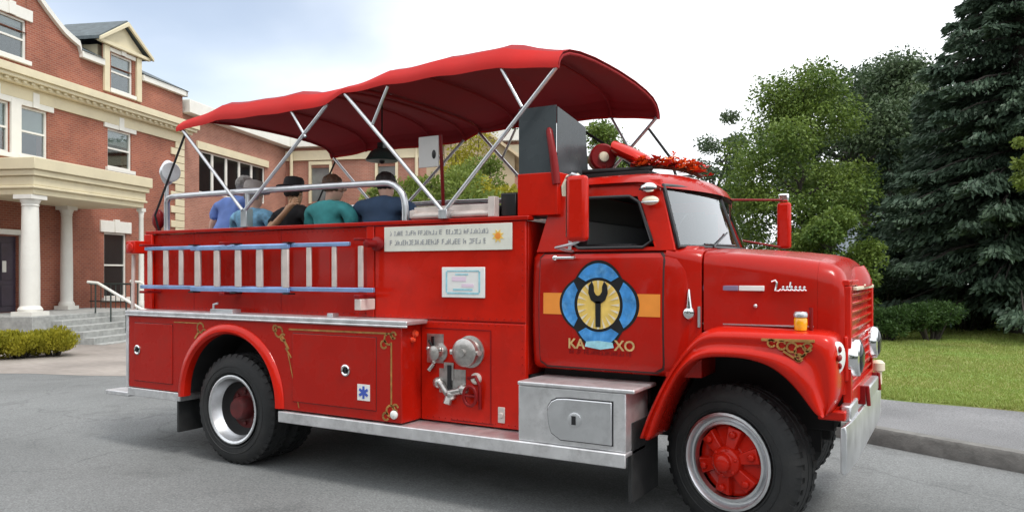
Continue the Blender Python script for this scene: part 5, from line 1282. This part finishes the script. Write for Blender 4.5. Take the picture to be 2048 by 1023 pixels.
# grass blades
def blades(n):
    v = np.empty((n, 3, 3)); cnt = 0
    WEa = np.array(WE)
    while cnt < n:
        d = 7.0 + 19*rng.random()**1.9; px = rng.uniform(1725, 2090); X = (px-1024)/1550*d
        x, y = cam2w(X, d)
        ok = True
        i = np.argmin(((WEa-np.array([x, y]))**2).sum(1)); i0 = max(i-1, 0); i1 = min(i+1, len(WEa)-1); t = WEa[i1]-WEa[i0]
        side = t[0]*(y-WEa[i][1]) - t[1]*(x-WEa[i][0])
        if side > -.01: continue
        z = lz(x, y); h = rng.uniform(.015, .035)*(1 + d*.02); a = rng.uniform(0, 2*PI); w = .006+.0006*d; lx, ly = rng.normal(0, .018, 2)
        v[cnt] = [(x-math.cos(a)*w, y-math.sin(a)*w, z-.01), (x+math.cos(a)*w, y+math.sin(a)*w, z-.01), (x+lx, y+ly, z+h)]; cnt += 1
    return v
V = blades(42000); me = bpy.data.meshes.new('grass'); me.vertices.add(len(V)*3); me.vertices.foreach_set('co', V.ravel()); me.loops.add(len(V)*3); me.loops.foreach_set('vertex_index', np.arange(len(V)*3)); me.polygons.add(len(V)); me.polygons.foreach_set('loop_start', np.arange(len(V))*3); me.update(calc_edges=True); me.validate(); me.materials.append(M['grass'])
o = bpy.data.objects.new('grass', me); link(o, (0,0,0), None); tag(o, 'short dry grass of the lawn beside the pavement', 'grass'); kind(o, 'stuff')

# ================================================================== trees and shrubs
def leaf_mesh(name, P, D, size, m_, parent, aspect=.55, w=(0,0,0), jit=.35):
    n = len(P); s = size*(1 + jit*(rng.random(n)-.5)*2)
    D = D/np.maximum(np.linalg.norm(D, axis=1), 1e-6)[:, None]
    r = rng.normal(size=(n, 3)); S = np.cross(D, r); S /= np.maximum(np.linalg.norm(S, axis=1), 1e-6)[:, None]
    Nn = np.cross(D, S)
    a = P - D*(s*.5)[:, None]; c = P + D*(s*.5)[:, None]; bend = Nn*(s*.12)[:, None]
    l = P - S*(s*aspect*.5)[:, None] + bend; q = P + S*(s*aspect*.5)[:, None] + bend
    V = np.stack([a, l, c, q], 1).reshape(-1, 3)
    o = np.array([V[:,0].mean(), V[:,1].mean(), V[:,2].min()])
    me = bpy.data.meshes.new(name); me.vertices.add(4*n); me.vertices.foreach_set('co', (V-o).ravel()); me.loops.add(4*n); me.loops.foreach_set('vertex_index', np.arange(4*n)); me.polygons.add(n); me.polygons.foreach_set('loop_start', np.arange(n)*4)
    me.update(calc_edges=True); me.validate(); me.materials.append(m_)
    ob = bpy.data.objects.new(name, me); link(ob, o, parent); return ob
def limb_path(p0, p1, sag, n=6, wob=.1):
    p0, p1 = Vector(p0), Vector(p1); L_ = (p1-p0).length
    return [p0.lerp(p1, i/n) + Vector((rng.normal(0, wob*L_*.1), rng.normal(0, wob*L_*.1), sag*math.sin(PI*i/n))) for i in range(n+1)]
def broadleaf(name, lab, cat, X, Z, h, rx, leaf, n, size, base=.25, trunk_r=.16, bark='bark', nblob=46, blob=(.55, 1.0), z0=0., shape=1.0, group=None, holes=.0, grd=None, lean=0):
    x, y = cam2w(X, Z); zg = z0
    t = thing(name, lab, cat, (x, y, zg), group)
    cz0 = zg + h*base; czm = (cz0 + zg + h)/2; rz = (zg+h-cz0)/2
    bl = []
    while len(bl) < nblob:
        u = rng.normal(size=3); u /= np.linalg.norm(u); rr = (.35+.65*rng.random()**.5)
        taper = 1 - .35*max(0, u[2]*rr)*shape
        br = rng.uniform(*blob)*rx*.34
        p = np.array([x+u[0]*rr*(rx-br)*taper + lean*u[2], y+u[1]*rr*(rx-br)*taper, czm+u[2]*rr*(rz-br*.8)])
        bl.append((p, br))
    Ps, Ds = [], []
    vol = np.array([b_[1]**2 for b_ in bl]); k = rng.multinomial(n, vol/vol.sum())
    for (p, br), m_ in zip(bl, k):
        u = rng.normal(size=(m_, 3)); u /= np.linalg.norm(u, axis=1)[:, None]; rr = rng.random(m_)**.45
        sc_ = np.array([1.15, 1.15, .72])
        Ps.append(p + u*rr[:, None]*br*sc_ + rng.normal(0, br*.10, (m_, 3))); Ds.append(u*np.array([1,1,.3]) + rng.normal(0, .6, (m_, 3)) + np.array([0, 0, -.45]))
    leaf_mesh('crown', np.concatenate(Ps), np.concatenate(Ds), size, LEAF[leaf], t)
    b = MB(); top = zg + h*.82
    pts = limb_path((x, y, zg-.15), (x+lean*.6, y, top), 0, 9, .25); b.tube(pts, [trunk_r*(1.25 if i == 0 else 1)*(1-.085*i) for i in range(len(pts))], 10)
    for i in rng.choice(len(bl), min(len(bl), 20), replace=False):
        p = bl[i][0]; f = max(.2, min(.85, (p[2]-zg)/(h*.82) - .12)); k0 = f*(len(pts)-1); a = int(k0); st = pts[a].lerp(pts[min(a+1, len(pts)-1)], k0-a)
        lp = limb_path(st, p, .1, 6, .5); b.tube(lp, [trunk_r*.42*(1-.13*j) for j in range(len(lp))], 6)
    b.build('trunk', bark, t, fixn=False)
    return t
def spruce(name, lab, X, Z, h, R, n_leaf, size, leaf='spruce', base=.04, z0=0., group=None, seed=1):
    x, y = cam2w(X, Z); t = thing(name, lab, 'tree', (x, y, z0), group)
    Ps, Ds = [], []; b = MB(); b.tube([(x, y, z0-.2), (x+.03, y, z0+h*.5), (x, y, z0+h)], [h*.022, h*.013, .01], 10)
    nl = int(h*3.0); tot = []
    for i in range(nl):
        f = base + (1-base)*(i + rng.random()*.6)/nl; z = z0+h*f; L0 = R*(1-f)**.82
        for k in range(int(5 + 7*(1-f))):
            tot.append((z, L0*rng.uniform(.62, 1.12), rng.uniform(0, 2*PI)))
    wsum = sum(L_ for _, L_, _ in tot)
    for z, L_, a in tot:
        m_ = max(6, int(n_leaf*L_/wsum)); d = np.array([math.cos(a), math.sin(a), 0]); s_ = np.array([-d[1], d[0], 0])
        u = rng.random(m_)**.62; droop = -.30*L_*u**1.4 + .16*L_*np.maximum(0, u-.75)*2
        wdt = .24*L_*(1-u*.72)+.05
        lat = rng.uniform(-1, 1, m_); P = np.array([x, y, z]) + d*(u*L_)[:, None] + s_*(lat*wdt)[:, None]; P[:, 2] += droop - np.abs(lat)*wdt*.35 + rng.normal(0, .035, m_) - rng.random(m_)*.16
        Ps.append(P); Ds.append(d*1.0 + s_*(lat*.9)[:, None] + np.stack([np.zeros(m_), np.zeros(m_), rng.uniform(-1.3, .05, m_)], 1))
        if L_ > .5: b.tube([(x, y, z), tuple(np.array([x, y, z-.10*L_]) + d*L_*.5), tuple(np.array([x, y, z-.28*L_]) + d*L_*.93)], [.035, .022, .008], 5, cap=False)
    leaf_mesh('crown', np.concatenate(Ps), np.concatenate(Ds), size, LEAF[leaf], t, aspect=.34, jit=.5)
    b.build('trunk', 'bark', t, fixn=False); return t
def shrub(name, lab, X, Z, h, rx, leaf, n, size, z0=0., cat='shrub', group=None, ry=None, up=.4):
    x, y = cam2w(X, Z); t = thing(name, lab, cat, (x, y, z0), group); nb = 16; ry = ry or rx
    Ps, Ds = [], []; b = MB()
    for i in range(nb):
        a = rng.uniform(0, 2*PI); q = rng.random()**.5*.68; p = np.array([x+math.cos(a)*q*rx, y+math.sin(a)*q*ry, z0+h*rng.uniform(.35, .78)]); br = min(rx, h)*rng.uniform(.30, .46)
        m_ = n//nb; u = rng.normal(size=(m_, 3)); u /= np.linalg.norm(u, axis=1)[:, None]; rr = rng.random(m_)**.4
        Q = p + u*rr[:, None]*np.array([br*1.2, br*1.2, br*.85]); Q[:, 2] = np.maximum(Q[:, 2], z0+.04); Ps.append(Q); Ds.append(u + rng.normal(0, .5, (m_, 3)) + np.array([0, 0, up]))
        b.tube([(x+math.cos(a)*q*rx*.3, y+math.sin(a)*q*ry*.3, z0-.05), tuple(p)], [.03, .012], 5)
    leaf_mesh('foliage', np.concatenate(Ps), np.concatenate(Ds), size, LEAF[leaf], t); b.build('stem', 'bark', t, fixn=False); return t
def at(px, Z): return (px-1024)/1550*Z
G1 = 'broadleaf trees beyond the lawn'
broadleaf('broadleaf_tree', 'yellow-green leafy tree standing behind the far mirror of the truck', 'tree', at(1592, 21), 21, 7.9, 2.45, 'yellowgreen', 42000, .095, .08, .11, nblob=90, blob=(.45, .9), group=G1, shape=1.3, z0=.15)
broadleaf('broadleaf_tree', 'grey-green sparse tree, seen between the cab roof and the far mirror', 'tree', at(1446, 25), 25, 7.0, 1.7, 'sage', 15000, .10, .10, .09, nblob=52, blob=(.4, .8), group=G1, z0=.15)
broadleaf('broadleaf_tree', 'dark-leaved oak with bare limbs showing through gaps in its broad crown', 'tree', at(1720, 29), 29, 10.3, 4.2, 'oak', 46000, .14, .24, .24, 'barkp', nblob=84, blob=(.36, .74), group=G1, shape=.7, z0=.2)
broadleaf('broadleaf_tree', 'bright yellow-green low tree between the oak trunk and the far mirror', 'tree', at(1668, 19), 19, 3.9, 1.25, 'yellowgreen', 11000, .095, .02, .07, nblob=34, blob=(.5, .9), group=G1, z0=.15)
broadleaf('broadleaf_tree', 'dense dark tree rising between the oak and the big spruce', 'tree', at(1822, 33), 33, 11.9, 4.0, 'oak', 46000, .15, .03, .2, nblob=84, blob=(.5, .95), group=G1, shape=1.2, z0=.2)
broadleaf('broadleaf_tree', 'small fresh green tree whose branch tips reach in front of the tallest spruce', 'tree', at(2085, 15), 15, 5.0, .75, 'fern', 4000, .09, .5, .06, nblob=20, group=G1, z0=.15)
spruce('spruce_tree', 'tallest dark spruce, with drooping branches and its tip cut off above', at(2034, 19.5), 19.5, 14.2, 4.35, 125000, .20, base=.085, group='dark spruces beyond the lawn', z0=.15)
spruce('spruce_tree', 'shorter dark spruce standing between the tallest spruce and the oak', at(1868, 23), 23, 7.4, 2.5, 46000, .19, base=.10, group='dark spruces beyond the lawn', z0=.18)
spruce('spruce_tree', 'narrow dark spruce just beside the oak trunk', at(1778, 26), 26, 6.6, 1.9, 22000, .18, base=.12, group='dark spruces beyond the lawn', z0=.2)
G2 = 'trees far behind the canopies'
for X, Z, h, rx, lab in ((at(990, 44), 44, 12.4, 3.4, 'dark green tree beyond the tan house roof'), (at(1212, 46), 46, 11.3, 2.6, 'yellowish tree seen over the cab roof')):
    broadleaf('distant_tree', lab, 'tree', X, Z, h, rx, 'shrub' if X < 0 else 'yellowgreen', 9000, .2, .3, .2, nblob=30, group=G2, z0=-.1)
G3 = 'shrubs along the far edge of the lawn'
for px, Z, h, rx, lf, lab in ((1772, 17.6, .80, .62, 'shrub', 'round green shrub next to the truck nose'), (1862, 17.6, .95, .72, 'shrub', 'taller round green shrub in front of the hedge'),
                              (1765, 21, 1.7, .9, 'dkshrub', 'dark hedge clump behind the round shrubs'), (1850, 22, 1.9, 1.1, 'dkshrub', 'dark tall hedge clump under the shorter spruce'), (1935, 20.5, 1.15, 1.1, 'dkshrub', 'low dark hedge clump under the tall spruce'), (2035, 20.5, 1.0, 1.0, 'dkshrub', 'low dark hedge clump beside the tallest spruce trunk'),
                              (1640, 17, 1.9, .9, 'shrub', 'green shrub behind the truck bonnet'), (1560, 17.5, 2.3, 1.0, 'dkshrub', 'dark shrub behind the truck windscreen')):
    shrub('shrub', lab, at(px, Z), Z, h, rx, lf, 5200, .07, .2, group=G3)
G4 = 'low lime shrubs in front of the porch'
for i, (px, Z, lab, w_) in enumerate(((-30, 18.2, 'lime-green low shrub cut off by the edge of the view', .75), (40, 18.6, 'lime-green low shrub beneath the nearer porch column', .85), (108, 19.0, 'lime-green low shrub, end of the row nearest the porch steps', .75))):
    shrub('low_shrub', lab, at(px, Z), Z, .66, w_, 'lime', 9000, .070, -.3, group=G4, ry=.5, up=1.6)
G5 = 'fresh green shrubs behind the hose bed'
for px, Z, h, rx, lf, lab in ((795, 17, 5.0, .95, 'fern', 'fresh green shrub between the bell and the white sign board'), (862, 18, 4.9, .95, 'fern', 'fresh green shrub seen below the white sign board'), (938, 17, 5.1, 1.05, 'fern', 'fresh green shrub in front of the tan house'), (990, 18.5, 5.1, .8, 'lime', 'lime shrub beside the windbreak pane'), (925, 27, 9.6, 1.35, 'lime', 'tall climbing plant on the tan house front'), (958, 23, 6.6, 1.0, 'fern', 'leafy green bush halfway up the tan house gable')):
    shrub('tall_shrub', lab, at(px, Z), Z, h, rx, lf, 5000, .10, -.1, group=G5)
# unseen wood added behind the viewer to darken reflections in the paint and glass
Ps, Ds = [], []
for k in range(60):
    x = -42 + 70*(k+rng.random())/60; y = -19 - 7*rng.random() - .006*(x+6)**2*0; cz = rng.uniform(1.5, 8.5); br = rng.uniform(2.0, 3.2)
    u = rng.normal(size=(420, 3)); u /= np.linalg.norm(u, axis=1)[:, None]; rr = rng.random(420)**.4
    Q = np.array([x, y, cz]) + u*rr[:, None]*br; Q[:, 2] = np.maximum(Q[:, 2], .1); Ps.append(Q); Ds.append(u + rng.normal(0, .5, (420, 3)))
o = leaf_mesh('unseen_woods', np.concatenate(Ps), np.concatenate(Ds), .62, LEAF['oak'], None, aspect=.7); tag(o, 'unseen dark foliage added behind the viewer to darken reflections in the truck paint', 'unseen_woods'); kind(o, 'stuff')

# distant wooded skyline beyond the street on every open side
Ps, Ds = [], []
for k in range(150):
    a = math.radians(-75 + 260*(k+rng.random())/150); R_ = 105 + 15*rng.random(); x, y = R_*math.sin(a)*1.0, 10 + R_*math.cos(a); 
    br = rng.uniform(3.5, 6.5); cz = rng.uniform(.5, 4.0)
    u = rng.normal(size=(260, 3)); u /= np.linalg.norm(u, axis=1)[:, None]; Q = np.array([x, y, cz]) + u*br*(rng.random(260)**.3)[:, None]*np.array([1.3, 1.3, .75]); Q[:, 2] = np.maximum(Q[:, 2], -.2); Ps.append(Q); Ds.append(u)
o = leaf_mesh('treeline', np.concatenate(Ps), np.concatenate(Ds), 1.5, LEAF['oak'], None, aspect=.75); tag(o, 'low distant treeline on the horizon', 'treeline'); kind(o, 'stuff')

# ================================================================== sky, sun, camera
w = bpy.data.worlds.new('World'); sc.world = w; w.use_nodes = True
N = w.node_tree.nodes; L = w.node_tree.links; bg = N['Background']
SE, SR = math.radians(58), math.radians(104)
sky = N.new('ShaderNodeTexSky'); sky.sky_type = 'NISHITA'; sky.sun_disc = False; sky.sun_elevation = SE; sky.sun_rotation = SR; sky.dust_density = 2.0
tc = N.new('ShaderNodeTexCoord'); mp = N.new('ShaderNodeMapping'); mp.inputs['Scale'].default_value = (1, 1, 2.2); L.new(tc.outputs['Generated'], mp.inputs['Vector'])
nz = N.new('ShaderNodeTexNoise'); nz.inputs['Scale'].default_value = 1.15; nz.inputs['Detail'].default_value = 6; nz.inputs['Roughness'].default_value = .45; nz.inputs['Distortion'].default_value = .3
L.new(mp.outputs['Vector'], nz.inputs['Vector'])
# broken cloud only towards one quarter of the sky; solid white cloud elsewhere
dp = N.new('ShaderNodeVectorMath'); dp.operation = 'DOT_PRODUCT'; dv = Vector((-.80, .52, .30)).normalized(); dp.inputs[1].default_value = dv; L.new(tc.outputs['Generated'], dp.inputs[0])
mr = N.new('ShaderNodeMapRange'); mr.interpolation_type = 'SMOOTHSTEP'; mr.inputs['From Min'].default_value = .80; mr.inputs['From Max'].default_value = 1.0; mr.inputs['To Min'].default_value = .62; mr.inputs['To Max'].default_value = .02
L.new(dp.outputs['Value'], mr.inputs['Value'])
ad = N.new('ShaderNodeMath'); ad.operation = 'ADD'; L.new(nz.outputs['Fac'], ad.inputs[0]); L.new(mr.outputs['Result'], ad.inputs[1])
cl = N.new('ShaderNodeMapRange'); cl.interpolation_type = 'SMOOTHSTEP'; cl.inputs['From Min'].default_value = .30; cl.inputs['From Max'].default_value = .72; cl.inputs['To Min'].default_value = .22; L.new(ad.outputs[0], cl.inputs['Value'])
mx = N.new('ShaderNodeMix'); mx.data_type = 'RGBA'; L.new(cl.outputs['Result'], mx.inputs[0]); L.new(sky.outputs['Color'], mx.inputs[6]); mx.inputs[7].default_value = (9.3, 9.6, 9.9, 1)
L.new(mx.outputs[2], bg.inputs['Color']); bg.inputs['Strength'].default_value = .095
sd = bpy.data.lights.new('sun', 'SUN'); sd.energy = 1.3; sd.angle = math.radians(14); sd.color = (1, .96, .90)
so_ = bpy.data.objects.new('sun', sd); C.objects.link(so_)
# nishita: rotation measured from +Y towards +X
dirv = Vector((math.sin(SR)*math.cos(SE), math.cos(SR)*math.cos(SE), math.sin(SE)))
so_.rotation_euler = dirv.to_track_quat('Z', 'Y').to_euler(); so_.location = dirv*50
cd = bpy.data.cameras.new('camera'); cd.sensor_width = 36; cd.lens = 1550/2048*36; cd.clip_end = 2000; cd.clip_start = .05
cd.shift_y = 32.5/2048
co = bpy.data.objects.new('camera', cd); C.objects.link(co); co.location = (0, -4.8, 1.75); co.rotation_euler = (PI/2, 0, PI/6); sc.camera = co
sc.view_settings.view_transform = 'Standard'; sc.view_settings.look = 'None'; sc.view_settings.exposure = .80; sc.view_settings.gamma = 1
